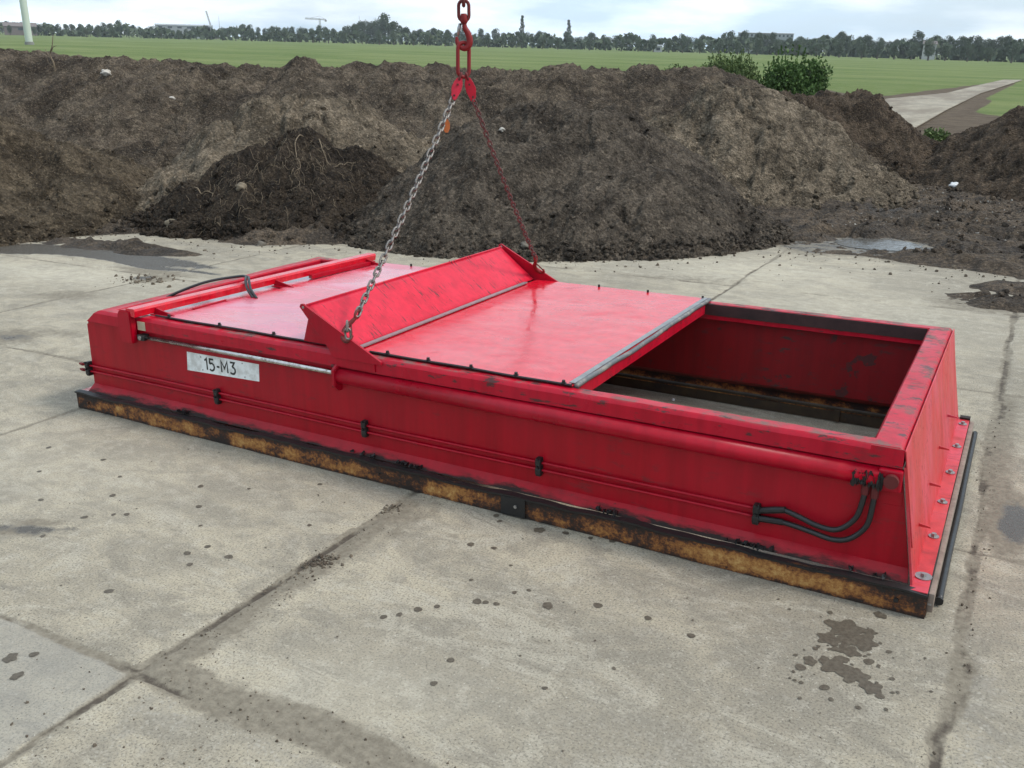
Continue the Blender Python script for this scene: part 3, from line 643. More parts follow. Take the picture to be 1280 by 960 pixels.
SM = [stonemat('clay_lump', (.12, .095, .063), (.20, .162, .112)), stonemat('grey_stone', (.085, .073, .058), (.16, .14, .112)), stonemat('pale_stone', (.36, .33, .28), (.5, .47, .42)), stonemat('white_plastic', (.6, .6, .6), (.7, .7, .7))]
def stone(x, y, r, ci, label, z=None, name='stone', cat='stone'):
    if z is None: z = max(0, top_z(x, y))
    sd_ = int(abs(x*100))+7; V = []
    for v in ICO3[0]:
        k = 1+.38*float(vn(np.array([v.x*1.3+sd_]), np.array([v.y*1.3+v.z*2]), 5)[0])+.08*float(vn(np.array([v.x*4+sd_]), np.array([v.y*4+v.z*5]), 6)[0])
        k += .10*float(vn(np.array([v.x*9+sd_]), np.array([v.y*9+v.z*11]), 7)[0]); V.append((v.x*r*k*1.15, v.y*r*k, v.z*r*k*.8))
    o = obj(name, (V, ICO3[1]), SM[ci], smooth=True); o.location = (x, y, z+r*(.0 if r > .02 else .5))
    tag(o, label, cat, 'stones on the soil heaps' if name == 'stone' else None); return o
for s in exec_stones: stone(*s[:5], name='plastic_scrap' if s[3] == 3 else 'stone', cat='litter' if s[3] == 3 else 'stone')

# pale roots tangled over the dark heap
rr = random.Random(21); bm = B()
def rootpath(x, y, n, step, ang, keys=('dark', 'lc')):
    P = []; lift = rr.uniform(.005, .02)
    for k in range(n):
        z = max(top_z(x, y, keys), 0)
        P.append((x, y, z+lift+rr.uniform(0, .018))); ang += rr.uniform(-.55, .55)
        x += step*math.cos(ang); y += step*math.sin(ang)
    return P
for k in range(420):
    x = rr.gauss(-3.65, .6); y = rr.uniform(4.8, 6.6)
    if top_z(x, y, ('dark',)) < .04: continue
    P = rootpath(x, y, rr.randint(2, 5), rr.uniform(.02, .045), rr.uniform(-3.1, .2))
    tube(bm, smoothpath(P, 2), rr.uniform(.0012, .0028), 4)
ro_m = simple('pale_root_bark', (.21, .16, .105), .85, 0, .5, 40)
tag(obj('root_tangle', bm, ro_m, smooth=True), 'thin pale roots and straw tangled over the dark topsoil heap', 'roots', kind='stuff')
for (x, y, a, L_, lab) in [(-3.72, 6.30, -1.2, 15, 'thick pale root hanging down the middle of the dark heap'), (-3.50, 6.35, -.7, 12, 'long thin root curling right of the thick one on the dark heap'), (-4.55, 5.15, .3, 8, 'pale arched root low on the left of the dark heap')]:
    bm = B(); P = smoothpath(rootpath(x, y, L_, .055, a), 3); n = len(P)
    tube(bm, P, [.0065*(1-.7*i/n)+.0015 for i in range(n)], 6)
    tag(obj('tree_root', bm, ro_m, smooth=True), lab, 'root', 'large roots in the dark soil')
bm = B(); x, y = -10.6, 7.75
z0 = top_z(x, y)
for pts_, r0 in (([(0, 0, -.05), (.03, -.02, .12), (-.02, -.03, .26), (.06, -.02, .40), (.10, 0, .58)], .018), ([(-.02, -.03, .20), (-.10, -.03, .30), (-.14, -.02, .36)], .010), ([(.03, -.02, .32), (.11, -.04, .38), (.20, -.03, .40)], .009), ([(0, 0, .05), (-.06, -.05, .12), (-.05, -.08, .22)], .008)):
    P = smoothpath([(x+a, y+b, z0+c) for a, b, c in pts_], 4); n = len(P); tube(bm, P, [r0*(1-.75*i/n) for i in range(n)], 6)
tag(obj('dead_branch', bm, ro_m, smooth=True), 'dry pale branch sticking out of the soil bank at the far left', 'branch')

# ------------------------------------------------------------------ the red steel frame with its sliding lid
root = empty('dosing_hopper')
tag(root, 'long red steel hopper frame with lids, lying on the concrete and slung from chains', 'hopper')
ZT = .596
def part(name, bm, mat, parent=root, smooth=False, label=None):
    o = obj(name, bm, mat, parent, smooth)
    if label: o['label'] = label
    return o
def smooth_by_angle(o, a=35):
    me = o.data
    for p in me.polygons: p.use_smooth = True
    try: me.set_sharp_from_angle(angle=R(a))
    except Exception: pass
# near and far walls (plate with a folded foot)
def sidewall(y, s):
    bm = B(); n = 60
    def xr(z): return 4.452+(.530-z)*.178
    def xl(z): return .068+.02*(z-.1)/.4 if z < .5 else .087+.05*(z-.5)/.03
    prof = [(.0, .531), (.0, .50), (.0, .142), (.046, .103)]
    rows = []
    for th in (0, .008):
        rws = []
        for dy_, z in prof:
            ring = []
            for i in range(n+1):
                u = i/n; x = xl(z)+(xr(z)-xl(z))*u
                w_ = .0025*math.sin(u*9+z*7)*(z > .12)*(z < .5)
                ring.append(bm.verts.new((x, y-s*(dy_)+s*th+w_, z)))
            rws.append(ring)
        rows.append(rws)
    for rws in rows:
        for a, b in zip(rws, rws[1:]):
            for i in range(n): bm.faces.new((a[i], a[i+1], b[i+1], b[i]))
    A, C_ = rows
    for k in range(len(prof)-1):
        for i in (0, n): bm.faces.new((A[k][i], A[k+1][i], C_[k+1][i], C_[k][i]))
    for i in range(n):
        for k in (0, -1): bm.faces.new((A[k][i], A[k][i+1], C_[k][i+1], C_[k][i]))
    return bm
o = part('side_wall', sidewall(.080, 1), M['wall']); smooth_by_angle(o, 20)
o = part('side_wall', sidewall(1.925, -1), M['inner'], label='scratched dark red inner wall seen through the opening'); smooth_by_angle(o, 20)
# rim: mitred frame
def rim():
    bm = B()
    #          near (dy from outer), right, far, left
    prof = [(0.0, .523), (0.0, .578), (.10, .592), (.17, .5965), (.93, .5965), (1.0, .588), (1.0, .505), (.8, .505), (.8, .523)]
    W_ = dict(n=.073, r=.113, f=.072, l=.09)
    rings = []
    for a, z in prof:
        lx = .205-(.097*(1-(z-.523)/.0735) if a < .5 else 0)
        x0 = lx+a*W_['l']; x1 = 4.456-a*W_['r']; y0 = .065+a*W_['n']; y1 = 1.945-a*W_['f']
        ring = []
        N = [40, 18, 40, 10]
        cs_ = [(x0, y0), (x1, y0), (x1, y1), (x0, y1)]
        for e in range(4):
            p, q = cs_[e], cs_[(e+1) % 4]
            for k in range(N[e]):
                u = k/N[e]; ring.append(bm.verts.new((p[0]+(q[0]-p[0])*u, p[1]+(q[1]-p[1])*u, z+.0012*math.sin(k*1.9+e))))
        rings.append(ring)
    n = len(rings[0])
    for i in range(len(rings)):
        A, C_ = rings[i], rings[(i+1) % len(rings)]
        for k in range(n): bm.faces.new((A[k], A[(k+1) % n], C_[(k+1) % n], C_[k]))
    return bm
o = part('rim', rim(), M['rim']); smooth_by_angle(o, 25)
bm = B(); box(bm, 4.3441, 4.4555, .063, .0665, .524, .5955); part('rim_weld', bm, M['rim'])
bm = B(); box(bm, .542, .60, .0615, .0655, .528, .576); part('bare_patch', bm, M['cream'])
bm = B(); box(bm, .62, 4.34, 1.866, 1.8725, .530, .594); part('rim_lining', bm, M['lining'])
# end wall leaning outwards + stiffening plate + little ribs
def slopex(z): return 4.4565+(.595-z)*.178
bm = B()
for off in (0, -.008):
    pass
q = [(slopex(.530), .066, .530), (slopex(.530), 1.944, .530), (slopex(.101), 1.975, .101), (slopex(.101), .036, .101)]
A = [bm.verts.new(p) for p in q]; C_ = [bm.verts.new((p[0]-.008, p[1], p[2])) for p in q]
bm.faces.new(A); bm.faces.new(C_[::-1])
for i in range(4): bm.faces.new((A[i], A[(i+1) % 4], C_[(i+1) % 4], C_[i]))
part('end_wall', bm, M['end'])
bm = B()
q = [(4.4605, .064, .592), (4.4605, 1.946, .592), (4.500, 1.952, .34), (4.5255, .060, .235)]
A = [bm.verts.new(p) for p in q]; C_ = [bm.verts.new((p[0]-.004-(.02 if i < 2 else 0)*0, p[1], p[2])) for i, p in enumerate(q)]
bm.faces.new(A); bm.faces.new(C_[::-1])
for i in range(4): bm.faces.new((A[i], A[(i+1) % 4], C_[(i+1) % 4], C_[i]))
part('end_plate', bm, M['end'], label='pinkish end plate with a pale reflection painted in')
for yy, z in ((.28, .235), (.66, .25), (1.05, .27), (1.45, .29)):
    bm = B(); prism(bm, [(slopex(z)-.002, z), (slopex(z)+.004, z), (slopex(z)+.042, z-.006), (slopex(z)+.044, z-.012), (slopex(z-.012)-.002, z-.012)], 'y', yy-.003, yy+.003)
    part('rib', bm, M['end'])
bm = B(); box(bm, .087, .095, .088, 1.922, .06, .52); part('end_wall', bm, M['inner'])
# flanges
bm = B(); box(bm, 4.536, 4.598, .004, 2.005, .094, .101); part('flange', bm, M['end'])
bm = B(); box(bm, .004, .09, .004, 2.005, .094, .101); part('flange', bm, M['lidsheen'])
for yb in (.121, .473, .828, 1.182, 1.541, 1.894):
    bm = B(); cyl(bm, (4.571, yb, .1015), (4.571, yb, .105), .020 if yb > .2 else .030, 20)
    w_ = part('washer', bm, M['steel']); bm = B(); cyl(bm, (4.571, yb, .105), (4.571, yb, .116), .010, 6); part('bolt', bm, M['steel'], w_)
# rusty skirt: wavy flat bars round the foot
def skirtbar(a, b, y0, y1, along='x', z1=.0965, wob=.003):
    bm = B(); n = max(4, int(abs(b-a)/.05)); prev = None
    for i in range(n+1):
        u = a+(b-a)*i/n; wv = wob*math.sin(u*2.3+1)+wob*.6*math.sin(u*6.1); wz = .0022*math.sin(u*3.1)+.0015*math.sin(u*11)
        ring = []
        for (yy, zz) in ((y0+wv, .001), (y1+wv, .001), (y1+wv, z1), (y0+wv, z1+wz)):
            ring.append(bm.verts.new((u, yy, zz) if along == 'x' else (yy, u, zz)))
        if prev:
            for k in range(4): bm.faces.new((prev[k], prev[(k+1) % 4], ring[(k+1) % 4], ring[k]))
        else: bm.faces.new(ring)
        prev = ring
    bm.faces.new(prev[::-1]); return bm
part('skirt', skirtbar(0, 2.93, 0, .012), M['rust']); part('skirt', skirtbar(2.934, 4.6, .001, .013), M['rust'])
part('skirt', skirtbar(0, 4.6, 1.998, 2.01), M['rust']); part('skirt', skirtbar(.013, 1.997, .0, .010, 'y'), M['rust']); part('skirt', skirtbar(.014, 1.997, 4.588, 4.599, 'y'), M['rust'])
bm = B(); box(bm, 2.87, 2.99, -.008, -.0045, .006, .092, .001); sp = part('splice_plate', bm, M['black'])
bm = B(); cyl(bm, (2.945, -.009, .055), (2.945, -.0145, .055), .008, 8); part('bolt', bm, M['steel'], sp)
bm = B(); cyl(bm, (4.50, .0005, .05), (4.50, -.008, .05), .009, 8); part('bolt', bm, M['black'])
for xb in (.10, .72, 1.5, 2.2, 3.6, 4.1):
    bm = B(); cyl(bm, (xb, .0, .045), (xb, -.006, .045), .007, 8); part('bolt', bm, M['rust'])
# black sealing strip on top of the skirt, with a few crushed lumps
bm = B(); n = 150; prev = None
for i in range(n+1):
    x = 4.6*i/n; zz = .098+.0035*math.sin(x*4.1)+.003*math.sin(x*13+1)+.002*math.sin(x*31); ww = .026+.004*math.sin(x*9)
    ring = [bm.verts.new(p) for p in ((x, -.007, zz-.006), (x, ww, zz-.004), (x, ww, zz+.005), (x, -.008, zz+.003))]
    if prev:
        for k in range(4): bm.faces.new((prev[k], prev[(k+1) % 4], ring[(k+1) % 4], ring[k]))
    else: bm.faces.new(ring)
    prev = ring
bm.faces.new(prev[::-1]); part('seal_strip', bm, M['rubber'])
rr = random.Random(9)
bm = B()
for xc, m_ in ((.86, 9), (2.35, 10), (3.35, 8), (3.98, 14), (2.1, 5), (4.4, 6)):
    for k in range(m_):
        x = xc+rr.gauss(0, .045); s_ = rr.uniform(.004, .011)
        r_ = bmesh.ops.create_icosphere(bm, subdivisions=1, radius=s_); 
        for v in r_['verts']: v.co += Vector((x, .038+rr.uniform(-.02, .008), .110+rr.uniform(0, .012)))
bz = part('dirt_lumps', bm, M['black']); bz['kind'] = 'stuff'
# strips along the right foot
part('rubber_strip', tube(B(), smoothpath([(4.607, .02, .055), (4.607, .6, .053), (4.606, 1.3, .055), (4.606, 1.98, .055)], 6), .011, 4), M['steel'])
bm = B(); box(bm, 4.600, 4.621, .02, 1.985, .02, .094, .003); part('wood_strip', bm, M['tan'])
part('edge_hose', tube(B(), smoothpath([(4.634, .12, .022), (4.633, .5, .026), (4.635, .95, .024), (4.633, 1.4, .028), (4.633, 1.98, .032)], 8), .0135, 12), M['hose'], smooth=True)
bm = B(); tube(bm, [(4.634, .11, .022), (4.634, .122, .022)], .016, 12); part('hose_end', bm, M['black'])
bm = B(); box(bm, 4.55, 4.60, 1.972, 2.012, .102, .112); part('corner_tab', bm, M['rust'])

# hydraulic cylinder beneath the near rim
part('cylinder_tube', cyl(B(), (1.94, .070, .478), (4.385, .070, .478), .0385, 28), M['red'], smooth=True)
smooth_by_angle(root.children[-1])
bm = B(); prism(bm, [(.03, .515), (.06, .535), (.105, .535), (.105, .40), (.06, .405), (.028, .435)], 'x', 1.918, 1.940)
bmesh.ops.bevel(bm, geom=bm.edges[:], offset=.004, segments=2, affect='EDGES'); fl = part('cylinder_flange', bm, M['red'])
for dz in (.422, .525):
    bm = B(); cyl(bm, (1.90, .06, dz), (1.918, .06, dz), .008, 6); part('bolt', bm, M['rigdark'], fl)
part('piston_rod', cyl(B(), (.60, .060, .492), (1.92, .060, .492), .0125, 20), M['chrome'], smooth=True)
bm = B(); box(bm, .552, .605, .038, .086, .475, .508, .005); part('rod_clevis', bm, M['black'])
bm = B(); cyl(bm, (.578, .034, .492), (.578, .09, .492), .012, 12); part('clevis_pin', bm, M['steel'])
bm = B(); box(bm, 4.380, 4.462, .045, .086, .435, .520, .008); lg = part('pin_lug', bm, M['red'])
bm = B(); cyl(bm, (4.428, .045, .482), (4.428, .024, .482), .025, 24); part('hinge_pin', bm, M['rigdark'], lg)
bm = B(); box(bm, 4.378, 4.470, .0775, .0855, .375, .43, .003); part('patch_plate', bm, M['wall'])
# bead under the tube
part('weld_bead', tube(B(), [(1.95, .083, .437), (4.33, .083, .437)], .0045, 6), M['red'])
# lift bracket and push bar of the sliding lid
bm = B(); prism(bm, [(.440, .455), (.432, .53), (.436, .615), (.455, .640), (.525, .640), (.537, .625), (.532, .455)], 'y', .022, .062)
bmesh.ops.bevel(bm, geom=bm.edges[:], offset=.005, segments=2, affect='EDGES'); part('push_bracket', bm, M['red'])
bm = B()
for k in range(2): pass
prism(bm, [(.505, .612), (.497, .640), (.507, .652), (.566, .652), (.572, .640), (.565, .606)], 'y', .030, 1.955)
for v in bm.verts: v.co.z += .010*(v.co.y/1.955); v.co.x += .16*(v.co.y/1.955)
bar = part('push_bar', bm, M['lid'])
def xb(y): return .565+.16*y/1.955
for yg in (.16, 1.03, 1.86):
    x0 = xb(yg); bm = B(); prism(bm, [(x0-.01, .640), (x0+.15, .607), (x0+.15, .600), (x0-.01, .600)], 'y', yg-.004, yg+.004); part('gusset', bm, M['red'])
    bm = B(); box(bm, x0-.01, x0+.16, yg-.028, yg+.028, .598, .603); part('gusset_foot', bm, M['red'])
bm = B(); prism(bm, [(xb(1.3)-.005, 1.32), (xb(1.3)+.04, 1.30), (xb(1.9)+.045, 1.90), (xb(1.9)-.005, 1.90)], 'z', .598, .622); part('gusset_plate', bm, M['red'])
# lids
def lidsheet(x0, x1, y0, y1, z, sag=.006, x0b=None, seed=0):
    nx, ny = 40, 36; bm = B(); V = []
    for lay in (0, -.004):
        g_ = []
        for j in range(ny+1):
            row = []
            for i in range(nx+1):
                u, v = i/nx, j/ny; xa = x0+(x0b-x0)*v if x0b is not None else x0
                x = xa+(x1-xa)*u; y = y0+(y1-y0)*v
                w_ = -sag*math.sin(math.pi*u)*math.sin(math.pi*v)+.0012*float(vn(np.array([x*3+seed]), np.array([y*3]), 4)[0])*min(1, 8*min(u, v, 1-u, 1-v))
                row.append(bm.verts.new((x, y, z+w_+lay)))
            g_.append(row)
        V.append(g_)
    for g_ in V:
        for j in range(ny):
            for i in range(nx): bm.faces.new((g_[j][i], g_[j][i+1], g_[j+1][i+1], g_[j+1][i]))
    a, b = V
    for i in range(nx):
        for j in (0, ny): bm.faces.new((a[j][i], a[j][i+1], b[j][i+1], b[j][i]))
    for j in range(ny):
        for i in (0, nx): bm.faces.new((a[j][i], a[j+1][i], b[j+1][i], b[j][i]))
    return bm
o = part('sliding_lid', lidsheet(.70, 1.985, .118, 1.945, .605, .004, .80), M['lidsheen'], label='left lid panel, wet, with a pale pink sheen painted in'); smooth_by_angle(o)
o = part('fixed_lid', lidsheet(2.02, 3.150, .118, 1.945, .607, .008, None, 5), M['lid'], label='right lid panel, glossy bright red'); smooth_by_angle(o)
bm = B(); box(bm, .40, .80, .14, 1.87, .585, .5925); part('lid_step', bm, M['lidsheen'])
for (xa, xb_, nb) in ((.63, 1.90, 4), (2.09, 3.145, 5)):
    o = part('edge_seal', tube(B(), smoothpath([(xa+(xb_-xa)*k/8, .118+.0015*math.sin(k*2), .607+.001*math.sin(k*5)) for k in range(9)], 3), .0058, 6), M['rubber'])
    for k in range(nb):
        xx = xa+.1+(xb_-xa-.14)*k/(nb-1)
        bm = B(); cyl(bm, (xx, .122, .612), (xx, .122, .624), .0075, 6); cyl(bm, (xx, .122, .6115), (xx, .122, .6135), .012, 12); part('bolt', bm, M['black'], o)
for xx in (1.05, 1.6, 2.46, 2.78, 3.12):
    bm = B(); cyl(bm, (xx, 1.93, .606), (xx, 1.93, .622), .0075, 6); part('bolt', bm, M['black'])
# lid front beam and its bent seal
bm = B(); box(bm, 3.148, 3.158, .140, 1.872, .535, .604); part('lid_beam', bm, M['rim'])
ws = [(3.163, .125+1.80*k/14, .606+(.0 if k < 4 else (-.006 if 4 <= k < 8 else .001))+.002*math.sin(k*2.2)) for k in range(15)]
part('front_seal', tube(B(), smoothpath(ws, 4), .0115, 8), M['greyrubber'], smooth=True)
bm = B(); box(bm, 3.125, 3.152, .135, 1.93, .6125, .6145); part('edge_strip', bm, M['steel'])
# upright deflector flap between two lifting plates
bm = B()
def flapP(u, v):
    bx_, bz_ = 2.005, .613; tx, tz = 1.765, .802; ty1 = 1.925
    return (bx_+(tx-bx_)*u+.0025*math.sin(v*5)*math.sin(3.1*u), .068+(ty1-.068)*v, bz_+(tz-bz_)*u+.004*math.sin(v*4+1)*u)
g_ = [[bm.verts.new(flapP(i/10, j/40)) for i in range(11)] for j in range(41)]
for j in range(40):
    for i in range(10): bm.faces.new((g_[j][i], g_[j][i+1], g_[j+1][i+1], g_[j+1][i]))
o = part('deflector_flap', bm, M['flap'], label='tilted red deflector plate with scratches'); smooth_by_angle(o)
sm_ = o.modifiers.new('s', 'SOLIDIFY'); sm_.thickness = .006; sm_.offset = -1
bm = B(); tube(bm, [flapP(1, 0), flapP(1, 1)], .0055, 8); part('flap_edge', bm, M['flap'], smooth=True)
bm = B(); prism(bm, [(1.760, .792), (1.70, .612), (1.975, .612)], 'y', .10, .104); part('flap_web', bm, M['red'])
bm = B(); prism(bm, [(1.760, .792), (1.70, .612), (1.975, .612)], 'y', 1.90, 1.904); part('flap_web', bm, M['red'])
bm = B(); box(bm, 2.006, 2.032, .10, 1.80, .6125, .619); part('clamp_strip', bm, M['steel'])
def lplate(y0, y1):
    bm = B(); pts_ = [(1.733, .797), (1.742, .812), (1.757, .813), (1.80, .79), (2.203, .588), (2.203, .572), (1.915, .572), (1.898, .612)]
    prism(bm, pts_, 'y', y0, y1); bmesh.ops.bevel(bm, geom=bm.edges[:], offset=.0015, segments=1, affect='EDGES'); return bm
for (y0, y1) in ((.050, .0625), (1.9475, 1.960)):
    p_ = part('lifting_plate', lplate(y0, y1), M['red'])
    bm = B(); cyl(bm, (1.757, y0-.001, .797), (1.757, y1+.001, .797), .007, 10); part('rivet', bm, M['steel'], p_)
bm = B(); box(bm, 1.93, 2.16, .0575, .0648, .530, .573, .001); part('weld_pad', bm, M['red'])
# thin twin pipes along the wall with black clamps
for zz in (.250, .216):
    part('hydraulic_pipe', tube(B(), smoothpath([(x_, .070+.001*math.sin(x_*5), zz+.0025*math.sin(x_*2.1)) for x_ in np.linspace(.005, 3.97, 18)], 3), .0058, 8), M['red'], smooth=True)
    bm = B(); cyl(bm, (-.008, .070, zz), (.012, .070, zz), .010, 6); cyl(bm, (-.022, .070, zz), (-.008, .070, zz), .0065, 8); part('pipe_fitting', bm, M['rigred'])
for xc in (.058, 1.095, 2.075, 3.02, 3.965):
    bm = B(); box(bm, xc-.014, xc+.014, .050, .088, .196, .228, .006); box(bm, xc-.013, xc+.013, .049, .088, .236, .270, .006); box(bm, xc-.012, xc+.012, .054, .088, .190, .274, .003)
    cl_ = part('pipe_clamp', bm, M['black'])
    for zz in (.233, .272):
        bm = B(); cyl(bm, (xc, .053, zz), (xc, .042, zz), .006, 6); part('bolt', bm, M['black'], cl_)
h1 = [(4.346, .451), (4.341, .381), (4.323, .306), (4.267, .25), (4.196, .248), (4.12, .268), (4.054, .277), (3.975, .2495)]
h2 = [(4.378, .452), (4.376, .369), (4.364, .286), (4.314, .225), (4.254, .206), (4.18, .215), (4.114, .222), (4.048, .222), (3.975, .216)]
for k, h in enumerate((h1, h2)):
    P = smoothpath([(x_, .058-.012*math.sin(i*.5) if i < 7 else .066, z_) for i, (x_, z_) in enumerate(h)], 6)
    ho = part('hydraulic_hose', tube(B(), P, .0105, 10), M['hose'], smooth=True)
    bm = B(); cyl(bm, P[-1], (P[-1]+(P[-8]-P[-1])*1.1), .0135, 10); part('hose_fitting', bm, M['black'], ho)
    bm = B(); cyl(bm, P[0]+Vector((0, 0, .03)), P[4], .0145, 8); part('hose_fitting', bm, M['rigdark'], ho)
bm = B()
for k in range(26): 
    r_ = bmesh.ops.create_icosphere(bm, subdivisions=1, radius=rr.uniform(.004, .010))
    px_ = rr.uniform(4.30, 4.40)
    for v in r_['verts']: v.co += Vector((px_, .032+rr.uniform(0, .012), .47+rr.uniform(-.03, .035)))
bm2_ = part('grease', bm, M['black']); bm2_['kind'] = 'stuff'
# hoses looping over the push bar
for k, dx_ in enumerate((0, .028)):
    P = smoothpath([(.78+dx_, .70, .604), (.70+dx_, .74, .64), (.63+dx_, .80, .672), (.57+dx_*.6, .86, .682), (.50, .84, .676), (.40, .70, .66), (.30, .55, .61), (.24, .45, .56)], 6)
    part('loop_hose', tube(B(), P, .0082, 8), M['hose'], smooth=True)
bm = B(); cyl(bm, (.66, .35, .597), (.66, .60, .597), .006, 8); part('feed_pipe', bm, M['red'])
# number plate, written 15-M3
pl = B(); prism(pl, [(.8876, .4478), (.8766, .3431), (1.397, .3595), (1.405, .4530)], 'y', .0780, .0815)
plate = part('number_plate', pl, M['white'], label='white plate reading 15-M3')
GL = {'1': [[(.02, .80), (.30, 1), (.30, 0)]], '5': [[(.62, 1), (.12, 1), (.08, .56)], [(.08, .56), (.22, .64), (.42, .64), (.60, .52), (.66, .33), (.58, .12), (.40, 0), (.20, 0), (.03, .10)]],
      '-': [[(.05, .42), (.40, .42)]], 'M': [[(.05, 0), (.05, 1), (.44, .36), (.83, 1), (.83, 0)]],
      '3': [[(.06, 1), (.60, 1), (.30, .60)], [(.30, .60), (.50, .56), (.64, .42), (.64, .22), (.52, .05), (.32, 0), (.12, .03), (.02, .12)]]}
bm = B(); gx_ = 1.014; hgt = .062; ww = .0105
for ch, adv in (('1', .52), ('5', .86), ('-', .55), ('M', 1.08), ('3', .8)):
    for st_ in GL[ch]:
        P = [Vector((gx_+a*hgt*.90, b*hgt)) for a, b in st_]; Lf, Rt_ = [], []
        for i_ in range(len(P)):
            d0 = (P[i_]-P[i_-1]).normalized() if i_ else (P[1]-P[0]).normalized(); d1 = (P[i_+1]-P[i_]).normalized() if i_ < len(P)-1 else d0
            n0 = Vector((-d0.y, d0.x)); n1 = Vector((-d1.y, d1.x)); m_ = (n0+n1).normalized(); k_ = min(1.9, 1/max(.3, m_.dot(n0)))
            Lf.append(P[i_]+m_*ww*.5*k_); Rt_.append(P[i_]-m_*ww*.5*k_)
        def W3(p): return (p.x, .0774, .3445+(p.x-.8766)*.0245+.0195+p.y)
        A = [bm.verts.new(W3(p)) for p in Lf]; C_ = [bm.verts.new(W3(p)) for p in Rt_]
        for i_ in range(len(A)-1): bm.faces.new((A[i_], A[i_+1], C_[i_+1], C_[i_]))
    gx_ += adv*hgt*.90+.004
obj('lettering', bm, M['ink'], plate)
for xx, zz in ((.99, .433), (.995, .362), (1.29, .441), (1.30, .369)):
    bm = B(); cyl(bm, (xx, .0782, zz), (xx, .075, zz), .0035, 8); part('screw', bm, M['steel'], plate)
# inner ledge along the far wall
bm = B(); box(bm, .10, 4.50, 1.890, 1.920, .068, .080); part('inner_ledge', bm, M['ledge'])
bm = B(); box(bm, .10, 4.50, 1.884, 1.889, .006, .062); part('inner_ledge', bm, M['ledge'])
bm = B(); box(bm, 3.93, 3.96, 1.868, 1.883, .01, .075); part('inner_bracket', bm, M['ledge'])

# two small white pebbles inside the opening
stone(3.02, 1.80, .010, 3, 'small white pebble on the concrete inside the hopper, the farther of two', 0, 'pebble', 'pebble')
stone(3.05, 1.66, .009, 3, 'small white pebble on the concrete inside the hopper, the nearer of two', 0, 'pebble', 'pebble')

# ------------------------------------------------------------------ rigging (yard frame)
HX, HY = 2.092, 1.005; RT = Vector((math.cos(.5108), math.sin(.5108), 0)); FW = Vector((-math.sin(.5108), math.cos(.5108), 0))
def hp(px, py, d=0): return Vector((HX, HY, 0))+RT*((px-582)/238)+FW*d+Vector((0, 0, 1.7635+(115-py)/260))
def linkpath(c, half, w, axl, axw, n=10):
    P = []
    for k in range(n+1): a = -math.pi/2+math.pi*k/n; P.append(c+axl*(half+w*math.cos(a))+axw*(w*math.sin(a)))
    for k in range(n+1): a = math.pi/2+math.pi*k/n; P.append(c+axl*(-half+w*math.cos(a))+axw*(w*math.sin(a)))
    return P
UPV = Vector((0, 0, 1))
# crane chain: the links above
cc = empty('crane_chain', hp(582, 5)); tag(cc, 'heavy dark red chain links coming down from the crane at the top of the picture', 'chain')
def child(name, bm, mat, par, smooth=True, label=None):
    bmesh.ops.translate(bm, verts=bm.verts[:], vec=-par.location); o = obj(name, bm, mat, par, smooth)
    if label: o['label'] = label
    return o
for k in range(12):
    c_ = hp(582, 5)+UPV*(.028+.075*k); ax = FW if k % 2 == 0 else RT
    child('chain_link', tube(B(), linkpath(c_, .022, .020, UPV, ax), .0085, 8, True), M['rigdark'], cc)
hk = empty('swivel_hook', hp(582, 30)); tag(hk, 'dark red swivel crane hook with a grey safety latch', 'hook')
child('eye_link', tube(B(), linkpath(hp(582, 14.5), .022, .0255, UPV, RT), .0085, 10, True), M['rigdark'], hk)
child('swivel', tube(B(), [hp(582, 18), hp(582, 20), hp(582, 23), hp(582, 27), hp(582, 31)], [.014, .017, .017, .021, .012], 12), M['rigred'], hk)
P = smoothpath([hp(582, 28), hp(583, 35), hp(586.5, 42), hp(588.5, 50), hp(587, 57), hp(582, 60.5), hp(576.5, 58), hp(573.5, 52), hp(573, 46)], 5); n = len(P)
child('hook_body', tube(B(), P, [.0105+.006*math.sin(math.pi*min(1, i/n*1.25)) if i < n*.8 else .0125*(1-(i-n*.8)/(n*.2)*.55) for i in range(n)], 12), M['rigred'], hk)
child('safety_latch', tube(B(), [hp(577.5, 30), hp(576, 36), hp(574.5, 45)], [.008, .0095, .006], 8), M['steel'], hk)
child('latch_pin', cyl(B(), hp(578, 31, -.018), hp(578, 31, .018), .005, 8), M['black'], hk)

